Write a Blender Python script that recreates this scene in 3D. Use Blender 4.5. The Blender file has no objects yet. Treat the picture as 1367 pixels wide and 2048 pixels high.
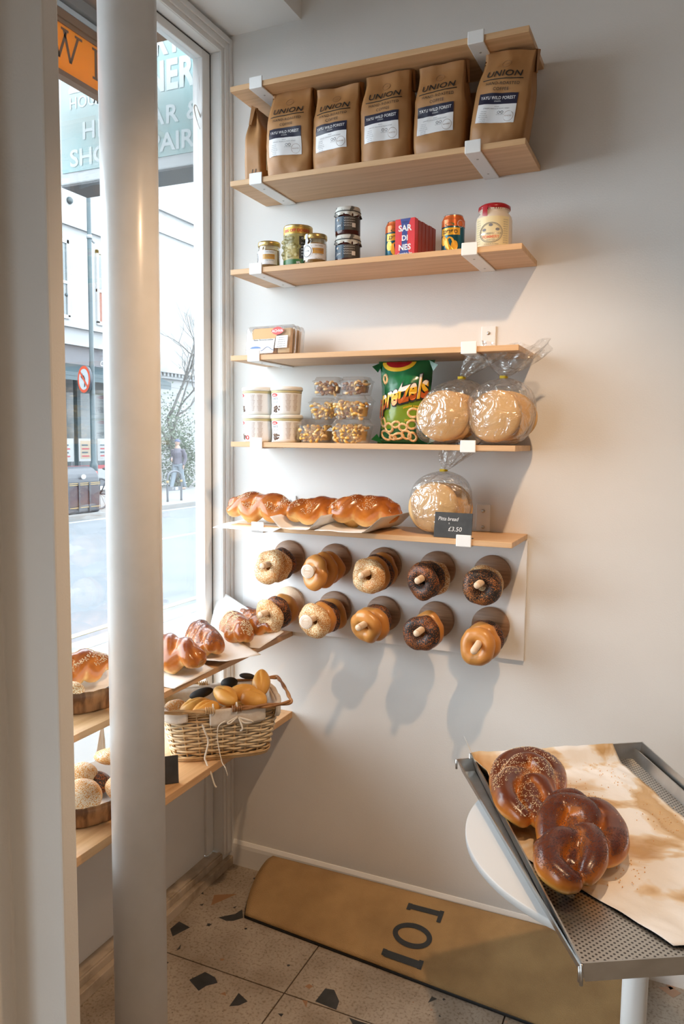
import bpy, math, random
from mathutils import Vector, Matrix, noise
PI = math.pi
S = bpy.context.scene
COL = S.collection
RND = random.Random(11)

# ------------------------------------------------------------------ camera
def set_camera():
    yaw, pitch, roll, f = 0.42135258, 0.0958490152, 0.011642954, 1527.655
    fw = Vector((-math.sin(yaw)*math.cos(pitch), math.cos(yaw)*math.cos(pitch), -math.sin(pitch)))
    r = fw.cross(Vector((0, 0, 1))).normalized(); u = r.cross(fw)
    r2 = r*math.cos(roll)+u*math.sin(roll); u2 = -r*math.sin(roll)+u*math.cos(roll)
    c = bpy.data.cameras.new('camera'); o = bpy.data.objects.new('camera', c); COL.objects.link(o)
    c.sensor_fit = 'HORIZONTAL'; c.sensor_width = 36.0; c.lens = f/1367*36.0; c.clip_start = .02; c.clip_end = 200
    m = Matrix((r2, u2, -fw)).transposed().to_4x4(); m.translation = Vector((1.49883, -2.35092, 1.60065))
    o.matrix_world = m; S.camera = o
set_camera()
# ------------------------------------------------------------------ world, lights, exposure
S.view_settings.view_transform = 'Standard'; S.view_settings.look = 'None'
S.view_settings.exposure = 0.04; S.view_settings.gamma = 1.0; S.view_settings.use_curve_mapping = False
W = bpy.data.worlds.new('overcast_sky'); S.world = W; W.use_nodes = True
bg = W.node_tree.nodes['Background']; bg.inputs[0].default_value = (0.84, 0.93, 1.0, 1); bg.inputs[1].default_value = 9.8
S.cycles.max_bounces = 10; S.cycles.transparent_max_bounces = 24; S.cycles.diffuse_bounces = 5
S.cycles.glossy_bounces = 4; S.cycles.caustics_reflective = False; S.cycles.caustics_refractive = False
S.cycles.sample_clamp_indirect = 6.0; S.cycles.use_denoising = True

def lamp(kind, name, loc, energy, color, **k):
    l = bpy.data.lights.new(name, kind); l.energy = energy; l.color = color
    tgt = k.pop('target', None)
    for a, b in k.items(): setattr(l, a, b)
    o = bpy.data.objects.new(name, l); COL.objects.link(o); o.location = loc
    if tgt: o.rotation_euler = (Vector(tgt)-Vector(loc)).to_track_quat('-Z', 'Y').to_euler()
    return o
WARM = (1.0, 0.66, 0.39)
KEY = (1.40, -1.12, 2.72)
lamp('SPOT', 'spotlight_bulb', KEY, 84, WARM, shadow_soft_size=.026, spot_size=math.radians(94), spot_blend=1.0, target=(.50, -.25, .5))
for p, e in (((2.3, -1.5, 3.2), 11), ((3.2, -2.6, 3.2), 7), ((2.2, -3.8, 3.2), 6), ((1.25, -3.1, 3.2), 6)):  # unseen warm fill spots; the last one added to brighten pier and column
    lamp('SPOT', 'ceiling_fill', p, e*4.5, WARM, shadow_soft_size=.06, spot_size=math.radians(110), spot_blend=1.0, target=(p[0], p[1], 0))
for loc, sx, sy in (((-.03, -.68, 1.75), 1.2, 2.3), ((-.03, -3.4, 1.27), 1.7, 2.15)):   # portals: guide the sky sampling through the glazing
    p_ = lamp('AREA', 'window_portal', loc, 1, (1, 1, 1), shape='RECTANGLE', size=sx, size_y=sy); p_.rotation_euler = (0, -PI/2, 0); p_.data.size, p_.data.size_y = sy, sx; p_.data.cycles.is_portal = True

# ------------------------------------------------------------------ materials
MATS = {}
def NT(name):
    m = bpy.data.materials.new(name); m.use_nodes = True; MATS[name] = m
    nt = m.node_tree; b = nt.nodes['Principled BSDF']
    def n(t, **k):
        x = nt.nodes.new(t)
        for a, v in k.items():
            if a.startswith('i_'):
                q = a[2:]; x.inputs[int(q) if q.isdigit() else q.replace('_', ' ')].default_value = v
            else: setattr(x, a, v)
        return x
    return m, nt, b, n, nt.links.new
def rgba(c): return (c[0], c[1], c[2], 1)
def ramp(n, pts):
    r = n('ShaderNodeValToRGB'); e = r.color_ramp.elements
    while len(e) < len(pts): e.new(.5)
    for x, (p, c) in zip(e, pts): x.position = p; x.color = rgba(c)
    return r
def mat(name, c, rough=.5, metal=0, c2=None, scale=20, det=3, bump=0, bscale=None, spec=.5, emit=None, aniso=None, coat=0, lo=.35, hi=.65, sss=0, coord='Object'):
    m, nt, b, n, L = NT(name)
    b.inputs['Base Color'].default_value = rgba(c); b.inputs['Roughness'].default_value = rough
    b.inputs['Metallic'].default_value = metal; b.inputs['Specular IOR Level'].default_value = spec
    b.inputs['Coat Weight'].default_value = coat; b.inputs['Coat Roughness'].default_value = .15
    if sss: b.inputs['Subsurface Weight'].default_value = sss; b.inputs['Subsurface Scale'].default_value = .01
    if emit: b.inputs['Emission Color'].default_value = rgba(emit[0]); b.inputs['Emission Strength'].default_value = emit[1]
    tc = n('ShaderNodeTexCoord'); mp = n('ShaderNodeMapping'); L(tc.outputs[coord], mp.inputs[0])
    if aniso: mp.inputs['Scale'].default_value = aniso
    if c2:
        t = n('ShaderNodeTexNoise', i_Scale=scale, i_Detail=det); L(mp.outputs[0], t.inputs['Vector'])
        r = ramp(n, [(lo, c), (hi, c2)]); L(t.outputs['Fac'], r.inputs[0]); L(r.outputs[0], b.inputs['Base Color'])
    if bump:
        t = n('ShaderNodeTexNoise', i_Scale=bscale or scale, i_Detail=4.0); L(mp.outputs[0], t.inputs['Vector'])
        bp = n('ShaderNodeBump', i_Strength=bump, i_Distance=.004); L(t.outputs['Fac'], bp.inputs['Height']); L(bp.outputs[0], b.inputs['Normal'])
    return m
def clear(name, gl=.12, tint=(1, 1, 1), rough=.05, bump=0, bscale=30, milk=0.0, lw=.35):
    m, nt, b, n, L = NT(name); nt.nodes.remove(b); out = nt.nodes['Material Output']
    tr = n('ShaderNodeBsdfTransparent', i_0=rgba(tint)); g = n('ShaderNodeBsdfGlossy', i_Roughness=rough)
    f = n('ShaderNodeLayerWeight', i_Blend=lw); mu = n('ShaderNodeMath', operation='MULTIPLY_ADD'); mu.inputs[1].default_value = .55; mu.inputs[2].default_value = gl
    L(f.outputs['Facing'], mu.inputs[0]); mx = n('ShaderNodeMixShader'); L(mu.outputs[0], mx.inputs[0]); L(tr.outputs[0], mx.inputs[1]); L(g.outputs[0], mx.inputs[2])
    last = mx
    if milk:
        d = n('ShaderNodeBsdfDiffuse', i_0=(.9, .9, .9, 1)); m2 = n('ShaderNodeMixShader', i_0=milk); L(mx.outputs[0], m2.inputs[1]); L(d.outputs[0], m2.inputs[2]); last = m2
    if bump:
        tc = n('ShaderNodeTexCoord'); t = n('ShaderNodeTexNoise', i_Scale=bscale, i_Detail=2.0); t.inputs['Distortion'].default_value = 1.2; L(tc.outputs['Object'], t.inputs['Vector'])
        bp = n('ShaderNodeBump', i_Strength=bump, i_Distance=.02); L(t.outputs['Fac'], bp.inputs['Height'])
        L(bp.outputs[0], g.inputs['Normal']); L(bp.outputs[0], f.inputs['Normal'])
    L(last.outputs[0], out.inputs[0]); return m
def wood(name, c1, c2, axis='x', sc=1.0, rough=.45, k=1.0):
    a = {'x': (1.2, 22, 22), 'y': (22, 1.2, 22), 'z': (22, 22, 1.2)}[axis]
    return mat(name, c1, rough, c2=c2, scale=3*sc, det=6, aniso=a, bump=.06, bscale=8, lo=.3, hi=.7)
def crust(name, dark, mid, pale, seed=None, dens=0, sc=0, rough=.28, topz=.35, bumpy=.15, zr=(0, .055)):
    """baked crust: dark where convex and on top, pale in the seams and near the base; optional baked-on seeds"""
    m, nt, b, n, L = NT(name)
    tc = n('ShaderNodeTexCoord'); g = n('ShaderNodeNewGeometry'); sx = n('ShaderNodeSeparateXYZ')
    L(tc.outputs['Normal'], sx.inputs[0])
    t = n('ShaderNodeTexNoise', i_Scale=22.0, i_Detail=3.0); L(tc.outputs['Object'], t.inputs['Vector'])
    pm = n('ShaderNodeMapRange'); pm.inputs[1].default_value = .46; pm.inputs[2].default_value = .53; L(g.outputs['Pointiness'], pm.inputs[0])
    ob = n('ShaderNodeSeparateXYZ'); L(tc.outputs['Object'], ob.inputs[0]); hz = n('ShaderNodeMapRange'); hz.inputs[1].default_value = zr[0]; hz.inputs[2].default_value = zr[1]; L(ob.outputs['Z'], hz.inputs[0])
    a0 = n('ShaderNodeMath', operation='MULTIPLY'); a0.inputs[1].default_value = .30; L(hz.outputs[0], a0.inputs[0])
    a1 = n('ShaderNodeMath', operation='MULTIPLY_ADD'); a1.inputs[1].default_value = .42; L(pm.outputs[0], a1.inputs[0]); L(a0.outputs[0], a1.inputs[2])
    a2 = n('ShaderNodeMath', operation='MULTIPLY_ADD'); a2.inputs[1].default_value = topz*.8; L(sx.outputs['Z'], a2.inputs[0]); L(a1.outputs[0], a2.inputs[2])
    a3 = n('ShaderNodeMath', operation='MULTIPLY_ADD'); a3.inputs[1].default_value = .5; L(t.outputs['Fac'], a3.inputs[0]); L(a2.outputs[0], a3.inputs[2])
    r = ramp(n, [(.30, pale), (.62, mid), (1.0, dark)] if topz > .4 else [(.20, pale), (.50, mid), (.90, dark)])
    if topz > .4: a4 = n('ShaderNodeMath', operation='MULTIPLY_ADD'); a4.inputs[1].default_value = .76; a4.inputs[2].default_value = .05; L(a3.outputs[0], a4.inputs[0]); a3 = a4; L(a3.outputs[0], r.inputs[0])
    col = r.outputs[0]
    if seed:
        v = n('ShaderNodeTexVoronoi', i_Scale=sc or 420.0); L(tc.outputs['Object'], v.inputs['Vector'])
        nn = n('ShaderNodeTexNoise', i_Scale=16.0); L(tc.outputs['Object'], nn.inputs['Vector'])
        th = n('ShaderNodeMath', operation='MULTIPLY'); th.inputs[1].default_value = dens; L(nn.outputs['Fac'], th.inputs[0])
        lt = n('ShaderNodeMath', operation='LESS_THAN'); L(v.outputs['Distance'], lt.inputs[0]); L(th.outputs[0], lt.inputs[1])
        mx = n('ShaderNodeMix', data_type='RGBA'); L(lt.outputs[0], mx.inputs[0]); L(col, mx.inputs[6]); mx.inputs[7].default_value = rgba(seed); col = mx.outputs[2]
        bp = n('ShaderNodeBump', i_Strength=.6, i_Distance=.002); L(lt.outputs[0], bp.inputs['Height']); L(bp.outputs[0], b.inputs['Normal'])
        rough = max(rough, .5)
    else:
        bp = n('ShaderNodeBump', i_Strength=bumpy, i_Distance=.003); t2 = n('ShaderNodeTexNoise', i_Scale=60.0); L(tc.outputs['Object'], t2.inputs['Vector'])
        L(t2.outputs['Fac'], bp.inputs['Height']); L(bp.outputs[0], b.inputs['Normal'])
    L(col, b.inputs['Base Color']); b.inputs['Roughness'].default_value = rough
    return m

mat('plaster', (.80, .79, .77), .75, c2=(.77, .76, .74), scale=3, bump=.12, bscale=220)
mat('white_paint', (.82, .83, .83), .38, bump=.015, bscale=40)
mat('brown_wall', (.40, .29, .20), .8); mat('casing_paint', (.80, .80, .79), .65); mat('column_paint', (.86, .86, .855), .3, c2=(.82, .82, .81), scale=14, bump=.1, bscale=26, coat=.2)
mat('old_paint', (.50, .42, .33), .5, c2=(.26, .20, .14), scale=14, bump=.15, lo=.45, hi=.75)
mat('ceiling_paint', (.86, .86, .85), .7, bump=.1, bscale=200)
mat('table_white', (.58, .58, .575), .4); mat('white_board', (.86, .86, .86), .45, bump=.02)
mat('bracket_metal', (.86, .87, .87), .35, bump=.04, bscale=120)
mat('screw_metal', (.55, .55, .53), .35, 1)
wood('oak', (.72, .465, .255), (.58, .345, .17), 'x'); wood('oak_y', (.68, .42, .21), (.54, .30, .13), 'y')
wood('walnut', (.38, .215, .12), (.23, .125, .068), 'x', 2); wood('beech', (.80, .60, .42), (.72, .51, .33), 'y', 2)
mat('pale_wood', (.85, .74, .63), .5, c2=(.80, .68, .56), scale=40)
mat('rubber', (.02, .02, .02), .6); mat('black', (.015, .015, .015), .5); mat('ink', (.012, .012, .012), .6)
mat('slate', (.035, .035, .035), .6, c2=(.05, .05, .05), scale=30); mat('chalk', (.75, .75, .74), .9)
mat('kraft', (.44, .222, .082), .5, c2=(.37, .175, .06), scale=9, bump=.5, bscale=14)
mat('navy', (.012, .012, .035), .4); mat('label_white', (.82, .82, .83), .4); mat('grey_ink', (.22, .22, .24), .6)
mat('stamp_ink', (.28, .15, .08), .6)
mat('coir', (.50, .32, .14), .95, c2=(.32, .19, .08), scale=7, det=6, bump=.8, bscale=400, lo=.3, hi=.75)
mat('mat_ink', (.045, .05, .055), .95, bump=.6, bscale=400)
mat('steel', (.55, .55, .54), .3, 1, c2=(.46, .45, .43), scale=18, bump=.05, bscale=50)
mat('lamp_black', (.02, .02, .02), .4)
mat('parchment', (.83, .80, .75), .5, bump=.5, bscale=24, c2=(.86, .84, .80), scale=8)
mat('white_paper', (.87, .87, .86), .6, bump=.35, bscale=22, sss=0)
mat('cloth', (.72, .66, .58), .9, c2=(.66, .58, .49), scale=60, bump=.5, bscale=25)
mat('wicker', (.66, .47, .26), .5, c2=(.48, .29, .12), scale=16, bump=.3, bscale=60)
mat('wicker_pale', (.76, .62, .42), .5, c2=(.62, .45, .25), scale=14, bump=.3, bscale=60)
mat('brown_cane', (.42, .20, .07), .45, c2=(.24, .10, .03), scale=22, bump=.3)
mat('bark_basket', (.42, .21, .085), .55, c2=(.13, .055, .02), scale=3.2, det=5, aniso=(16, 16, 1.4), bump=.5, lo=.38, hi=.62)
mat('sesame', (.82, .68, .44), .5); mat('poppy', (.055, .055, .068), .4)
mat('honey', (.55, .27, .05), .15, c2=(.68, .40, .12), scale=30); mat('gold_metal', (.62, .45, .18), .3, .9)
mat('dark_jam', (.05, .012, .01), .15); mat('jam_label', (.015, .045, .08), .4); mat('jam_label2', (.06, .055, .05), .5)
mat('cap_cloth', (.62, .62, .58), .8, c2=(.12, .12, .11), scale=45, lo=.5, hi=.56)
mat('tin_gold', (.60, .36, .06), .35, .3); mat('red_ink', (.62, .03, .02), .4); mat('tin_green', (.03, .13, .03), .35)
mat('olives', (.20, .17, .05), .35, c2=(.42, .34, .12), scale=34, lo=.42, hi=.6)
mat('alu', (.72, .72, .72), .25, 1)
mat('can_orange', (.65, .14, .03), .25, .35); mat('can_blue', (.01, .09, .13), .25, .35); mat('can_yellow', (.80, .40, .03), .3, .2)
mat('can_green', (.02, .12, .03), .3); mat('sardine_red', (.68, .015, .02), .35); mat('sardine_blue', (.02, .04, .25), .35)
mat('sardine_side', (.42, .05, .025), .45, c2=(.30, .03, .015), scale=6)
mat('crock', (.70, .62, .52), .35); mat('wax_red', (.35, .008, .015), .3); mat('cream_label', (.78, .68, .42), .5); mat('salmon_ink', (.72, .22, .12), .5)
mat('tub_plastic', (.85, .84, .80), .35); mat('halva', (.60, .52, .28), .5); mat('date_brown', (.10, .05, .035), .5, c2=(.25, .17, .12), scale=60)
mat('biscuit', (.66, .42, .20), .6, c2=(.74, .52, .28), scale=18); mat('caramel', (.62, .34, .13), .5); mat('sky_ink', (.10, .20, .45), .5)
mat('nut_light', (.72, .46, .19), .45, c2=(.80, .58, .30), scale=70); mat('nut_gold', (.68, .37, .06), .4, c2=(.74, .46, .12), scale=60)
mat('nut_dark', (.34, .16, .07), .45, c2=(.24, .10, .04), scale=60)
mat('foil_green', (.012, .15, .05), .22, c2=(.01, .09, .03), scale=6, bump=.5, bscale=10)
mat('foil_lime', (.20, .28, .02), .22, c2=(.10, .22, .02), scale=8, bump=.4, bscale=10)
mat('snack_orange', (.85, .25, .02), .35); mat('snack_white', (.86, .80, .74), .35); mat('snack_yellow', (.85, .50, .03), .35)
mat('pretzel_ring', (.75, .36, .11), .6, c2=(.85, .62, .34), scale=160, bump=.4)
mat('tie_yellow', (.80, .55, .02), .4)
mat('string', (.76, .70, .60), .9)
clear('window_glass', .02, (.97, .985, .99), .0, lw=.15); clear('bag_film', .07, (.975, .97, .96), .12, 1.0, 26, milk=.055, lw=.4); clear('jar_glass', .05, (.95, .95, .93), .03)
clear('clamshell', .05, (.97, .97, .97), .08, .2, 14, milk=.05); clear('acrylic', .04, (.97, .97, .97), .03)
crust('crust_glaze', (.15, .028, .008), (.56, .18, .028), (.86, .55, .20), rough=.2, topz=.42)
crust('crust_dark', (.105, .024, .009), (.60, .19, .025), (.88, .50, .12), rough=.24, topz=.6)
crust('crust_light', (.52, .19, .04), (.74, .37, .10), (.80, .55, .27), rough=.4, topz=.3)
crust('crust_roll', (.62, .26, .045), (.76, .42, .10), (.80, .58, .30), rough=.45, topz=.35, zr=(-.03, .02))
crust('crust_charcoal', (.012, .011, .010), (.018, .016, .015), (.03, .028, .025), rough=.7)
crust('crust_pita', (.46, .22, .06), (.66, .40, .155), (.80, .60, .34), rough=.6, topz=.05, zr=(-.03, .02))
crust('crust_sesame', (.36, .12, .028), (.56, .25, .07), (.68, .40, .17), (.84, .68, .42), .95, 300, zr=(-.03, .02))
crust('crust_plain', (.38, .12, .028), (.58, .25, .06), (.72, .44, .17), rough=.3, topz=.2, zr=(-.03, .02))
crust('crust_poppy', (.20, .06, .02), (.46, .17, .045), (.64, .34, .12), (.022, .018, .018), 1.25, 380, zr=(-.03, .02))
crust('crust_burnt', (.05, .018, .011), (.28, .085, .02), (.62, .28, .08), (.02, .015, .014), 1.15, 300, zr=(-.03, .02))
crust('crust_seedmix', (.34, .12, .03), (.60, .28, .07), (.72, .42, .15), (.72, .60, .42), 1.0, 330, zr=(-.03, .02))
# street
mat('tarmac', (0.098, 0.107, 0.118), .8, c2=(0.084, 0.094, 0.104), scale=2, bump=.2, bscale=60); mat('paving', (0.178, 0.178, 0.174), .8, c2=(0.154, 0.154, 0.154), scale=1.2)
mat('kerb_stone', (0.139, 0.134, 0.129), .8); mat('road_yellow', (0.273, 0.248, 0.149), .7); mat('road_white', (0.273, 0.278, 0.278), .7)
mat('stucco', (0.200, 0.202, 0.202), .8, c2=(0.180, 0.184, 0.186), scale=1.5); mat('stone_trim', (0.183, 0.189, 0.194), .8); mat('shop_grey', (0.054, 0.059, 0.070), .6)
mat('teal_paint', (0.012, 0.030, 0.037), .5); mat('street_glass', (0.079, 0.094, 0.099), .15); mat('brick', (0.149, 0.059, 0.040), .8)
mat('poster_white', (0.169, 0.174, 0.174), .5); mat('poster_ink', (0.015, 0.030, 0.040), .6); mat('poster_red', (0.174, 0.020, 0.025), .6); mat('poster_tan', (0.174, 0.139, 0.099), .6)
mat('bin_black', (0.018, 0.022, 0.030), .45); mat('bin_maroon', (0.018, 0.010, 0.015), .5); mat('gold_line', (0.248, 0.164, 0.059), .5)
mat('tail_red', (0.298, 0.020, 0.015), .4); mat('sign_red', (0.372, 0.045, 0.015), .4); mat('leaf_grey', (0.054, 0.079, 0.050), .8, c2=(0.079, 0.099, 0.070), scale=3); mat('bark', (0.074, 0.070, 0.065), .9)
mat('jacket', (0.064, 0.060, 0.080), .8); mat('jeans', (0.109, 0.134, 0.158), .8); mat('skin', (0.248, 0.158, 0.119), .6); mat('cap_blue', (0.059, 0.070, 0.124), .8); mat('street_white', (0.198, 0.198, 0.198), .6)
mat('awning_brown', (0.149, 0.065, 0.022), .6, bump=.1); mat('letter_brown', (0.099, 0.040, 0.010), .7)
mat('soffit_wood', (0.178, 0.074, 0.025), .6); mat('soffit_grey', (0.109, 0.090, 0.079), .7)
mat('sign_teal', (0.128, 0.264, 0.272), .4, c2=(0.216, 0.256, 0.248), scale=2.2, lo=.35, hi=.6); mat('sign_white', (0.288, 0.304, 0.312), .4); mat('sign_letter', (0.320, 0.352, 0.360), .4); mat('sign_under', (0.042, 0.047, 0.052), .5)
mat('lamp_glow', (1, .8, .6), .5, emit=((1, .75, .5), 6)); mat('street_lamp_glow', (1, .5, .2), .5, emit=((1, .45, .15), 1.5))

def translucent(name, c, k):
    m, nt, b, n, L = NT(name); b.inputs['Base Color'].default_value = rgba(c); t = n('ShaderNodeBsdfTranslucent', i_0=rgba(c)); x = n('ShaderNodeMixShader', i_0=k)
    L(b.outputs[0], x.inputs[1]); L(t.outputs[0], x.inputs[2]); L(x.outputs[0], nt.nodes['Material Output'].inputs[0])
translucent('awning_orange', (.80, .36, .012), .7)
def terrazzo():
    m, nt, b, n, L = NT('terrazzo')
    tc = n('ShaderNodeTexCoord')
    def noi(s, lo, hi, a, bb, det=5):
        t = n('ShaderNodeTexNoise', i_Scale=s, i_Detail=float(det)); L(tc.outputs['Object'], t.inputs['Vector']); r = ramp(n, [(lo, a), (hi, bb)]); L(t.outputs['Fac'], r.inputs[0]); return r
    base = noi(5, .35, .7, (.44, .38, .31), (.27, .215, .16)); sp = noi(120, .5, .7, (1, 1, 1), (.62, .58, .52), 2)
    v = n('ShaderNodeTexVoronoi', i_Scale=46.0); L(tc.outputs['Object'], v.inputs['Vector'])
    vr = ramp(n, [(.06, (.38, .33, .28)), (.12, (1, 1, 1))]); L(v.outputs['Distance'], vr.inputs[0])
    def mul(a, c):
        x = n('ShaderNodeMix', data_type='RGBA', blend_type='MULTIPLY'); x.inputs[0].default_value = 1; L(a, x.inputs[6]); L(c, x.inputs[7]); return x.outputs[2]
    L(mul(mul(base.outputs[0], sp.outputs[0]), vr.outputs[0]), b.inputs['Base Color']); b.inputs['Roughness'].default_value = .45
terrazzo()
mat('grout', (.06, .035, .02), .9); mat('chip_black', (.022, .024, .025), .35, c2=(.04, .042, .044), scale=20); mat('chip_brown', (.30, .16, .08), .4); mat('chip_tan', (.42, .26, .17), .4)

def perforated():
    m, nt, b, n, L = NT('perforated_steel')
    tc = n('ShaderNodeTexCoord'); mp = n('ShaderNodeMapping'); mp.inputs['Scale'].default_value = (120, 120, 0); mp.inputs['Rotation'].default_value = (0, 0, math.radians(30)); L(tc.outputs['Object'], mp.inputs[0])
    fr = n('ShaderNodeVectorMath', operation='FRACTION'); L(mp.outputs[0], fr.inputs[0])
    sb = n('ShaderNodeVectorMath', operation='SUBTRACT'); sb.inputs[1].default_value = (.5, .5, 0); L(fr.outputs[0], sb.inputs[0])
    ln = n('ShaderNodeVectorMath', operation='LENGTH'); L(sb.outputs[0], ln.inputs[0])
    r = ramp(n, [(.24, (.03, .028, .026)), (.30, (.56, .55, .52))]); L(ln.outputs['Value'], r.inputs[0]); L(r.outputs[0], b.inputs['Base Color'])
    r2 = ramp(n, [(.24, (0, 0, 0)), (.30, (1, 1, 1))]); L(ln.outputs['Value'], r2.inputs[0]); L(r2.outputs[0], b.inputs['Metallic']); b.inputs['Roughness'].default_value = .38
perforated()
def stained():
    m, nt, b, n, L = NT('stained_parchment')
    tc = n('ShaderNodeTexCoord'); t = n('ShaderNodeTexNoise', i_Scale=6.5, i_Detail=4.0); t.inputs['Distortion'].default_value = .5; L(tc.outputs['Object'], t.inputs['Vector'])
    r = ramp(n, [(.475, (.85, .84, .82)), (.515, (.74, .60, .42)), (.58, (.54, .34, .15)), (.72, (.64, .45, .24))]); L(t.outputs['Fac'], r.inputs[0]); L(r.outputs[0], b.inputs['Base Color'])
    b.inputs['Roughness'].default_value = .33
    t2 = n('ShaderNodeTexNoise', i_Scale=11.0, i_Detail=6.0); L(tc.outputs['Object'], t2.inputs['Vector']); bp = n('ShaderNodeBump', i_Strength=.5, i_Distance=.012); L(t2.outputs['Fac'], bp.inputs['Height']); L(bp.outputs[0], b.inputs['Normal'])
stained()

# ------------------------------------------------------------------ mesh helpers
class MB:
    def __init__(s): s.v = []; s.f = []; s.m = []; s.s = []
    def add(s, vs, fs, mi=0, sm=False, T=None):
        o = len(s.v)
        for p in vs: s.v.append(tuple(T @ Vector(p)) if T else tuple(p))
        for f in fs: s.f.append([i+o for i in f]); s.m.append(mi); s.s.append(sm)
        return s
    def box(s, a, b, mi=0, T=None):
        x0, y0, z0 = a; x1, y1, z1 = b
        return s.add([(x0, y0, z0), (x1, y0, z0), (x1, y1, z0), (x0, y1, z0), (x0, y0, z1), (x1, y0, z1), (x1, y1, z1), (x0, y1, z1)],
                     [(0, 3, 2, 1), (4, 5, 6, 7), (0, 1, 5, 4), (1, 2, 6, 5), (2, 3, 7, 6), (3, 0, 4, 7)], mi, False, T)
    def lathe(s, prof, n=32, mi=0, T=None, sm=True, mis=None):
        vs = []; fs = []; k = len(prof)
        for i in range(n):
            a = 2*PI*i/n
            for r, z in prof: vs.append((r*math.cos(a), r*math.sin(a), z))
        o = len(s.v); s.add(vs, [], mi, sm, T)
        for i in range(n):
            j = (i+1) % n
            for q in range(k-1):
                s.f.append([o+i*k+q, o+j*k+q, o+j*k+q+1, o+i*k+q+1]); s.m.append(mis[q] if mis else mi); s.s.append(sm)
        for q, rv in ((0, True), (k-1, False)):
            if prof[q][0] > 1e-5:
                L = [o+i*k+q for i in range(n)]
                s.f.append(L[::-1] if rv else L); s.m.append(mis[min(q, k-2)] if mis else mi); s.s.append(False)
        return s
    def cyl(s, a, b, r, n=16, mi=0, T=None, r2=None): return s.tube([a, b], [r, r if r2 is None else r2], n, mi, T=T)
    def tube(s, pts, rad, n=10, mi=0, T=None, closed=False, sm=True, flat=1.0):
        P = [Vector(p) for p in pts]; k = len(P)
        if not hasattr(rad, '__len__'): rad = [rad]*k
        vs = []; ref = None
        for i in range(k):
            t = (P[(i+1) % k]-P[i-1]) if closed else (P[min(i+1, k-1)]-P[max(i-1, 0)])
            t.normalize()
            if ref is None:
                ref = Vector((0, 0, 1)) if abs(t.z) < .9 else Vector((1, 0, 0))
            u = (ref-t*ref.dot(t)).normalized(); ref = u; w = t.cross(u)
            for j in range(n):
                a = 2*PI*j/n; vs.append(P[i]+(u*math.cos(a)*flat+w*math.sin(a))*rad[i])
        fs = []
        for i in range(k if closed else k-1):
            q = (i+1) % k
            for j in range(n): fs.append((i*n+j, i*n+(j+1) % n, q*n+(j+1) % n, q*n+j))
        if not closed: fs.append(tuple(range(n-1, -1, -1))); fs.append(tuple((k-1)*n+j for j in range(n)))
        return s.add(vs, fs, mi, sm, T)
    def ball(s, c, r, mi=0, nu=16, nv=10, T=None, fn=None):
        if not hasattr(r, '__len__'): r = (r, r, r)
        vs = [(c[0], c[1], c[2]-r[2])]
        for i in range(1, nv):
            p = PI*i/nv
            for j in range(nu):
                a = 2*PI*j/nu; vs.append((c[0]+r[0]*math.sin(p)*math.cos(a), c[1]+r[1]*math.sin(p)*math.sin(a), c[2]-r[2]*math.cos(p)))
        vs.append((c[0], c[1], c[2]+r[2])); e = len(vs)-1
        if fn: vs = [fn(Vector(v)) for v in vs]
        fs = [(0, 1+(j+1) % nu, 1+j) for j in range(nu)]
        for i in range(nv-2):
            for j in range(nu): a = 1+i*nu; fs.append((a+j, a+(j+1) % nu, a+nu+(j+1) % nu, a+nu+j))
        a = 1+(nv-2)*nu; fs += [(a+j, a+(j+1) % nu, e) for j in range(nu)]
        return s.add(vs, fs, mi, True, T)
    def prism(s, pts, z0, z1, mi=0, T=None):
        k = len(pts); vs = [(p[0], p[1], z0) for p in pts]+[(p[0], p[1], z1) for p in pts]
        return s.add(vs, [tuple(range(k-1, -1, -1)), tuple(range(k, 2*k))]+[(i, (i+1) % k, k+(i+1) % k, k+i) for i in range(k)], mi, False, T)
    def grid(s, fn, nu, nv, mi=0, sm=True, T=None, wrap=False):
        vs = [fn(i/nu, j/nv) for i in range(nu+(0 if wrap else 1)) for j in range(nv+1)]; fs = []; m = nu+(0 if wrap else 1)
        for i in range(nu):
            for j in range(nv):
                a = i*(nv+1)+j; b = ((i+1) % m)*(nv+1)+j; fs.append((a, b, b+1, a+1))
        return s.add(vs, fs, mi, sm, T)
    def text(s, body, size, fn, mi=0, **k):
        vs, fs = textgeo(body, **k)
        return s.add([fn(x*size, y*size) for x, y in vs], fs, mi, False)
    def mesh(s, name, mats):
        me = bpy.data.meshes.new(name); me.from_pydata(s.v, [], s.f)
        for m in mats: me.materials.append(MATS[m])
        me.polygons.foreach_set('material_index', s.m); me.polygons.foreach_set('use_smooth', s.s); me.update(); return me
    def build(s, name, mats, parent=None, loc=None, bev=0, kind=None, label=None, rot=None):
        if isinstance(mats, str): mats = [mats]
        return link(name, s.mesh(name, mats), parent, loc, bev, kind, label, rot)
def link(name, me, parent=None, loc=None, bev=0, kind=None, label=None, rot=None):
    o = bpy.data.objects.new(name, me); COL.objects.link(o)
    if parent: o.parent = parent
    if loc: o.location = loc
    if rot: o.rotation_euler = rot
    if bev:
        b = o.modifiers.new('bevel', 'BEVEL'); b.width = bev; b.segments = 2; b.limit_method = 'ANGLE'; b.angle_limit = .7
    if kind: o['kind'] = kind
    if label: o['label'] = label
    return o
TXT = {}
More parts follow.
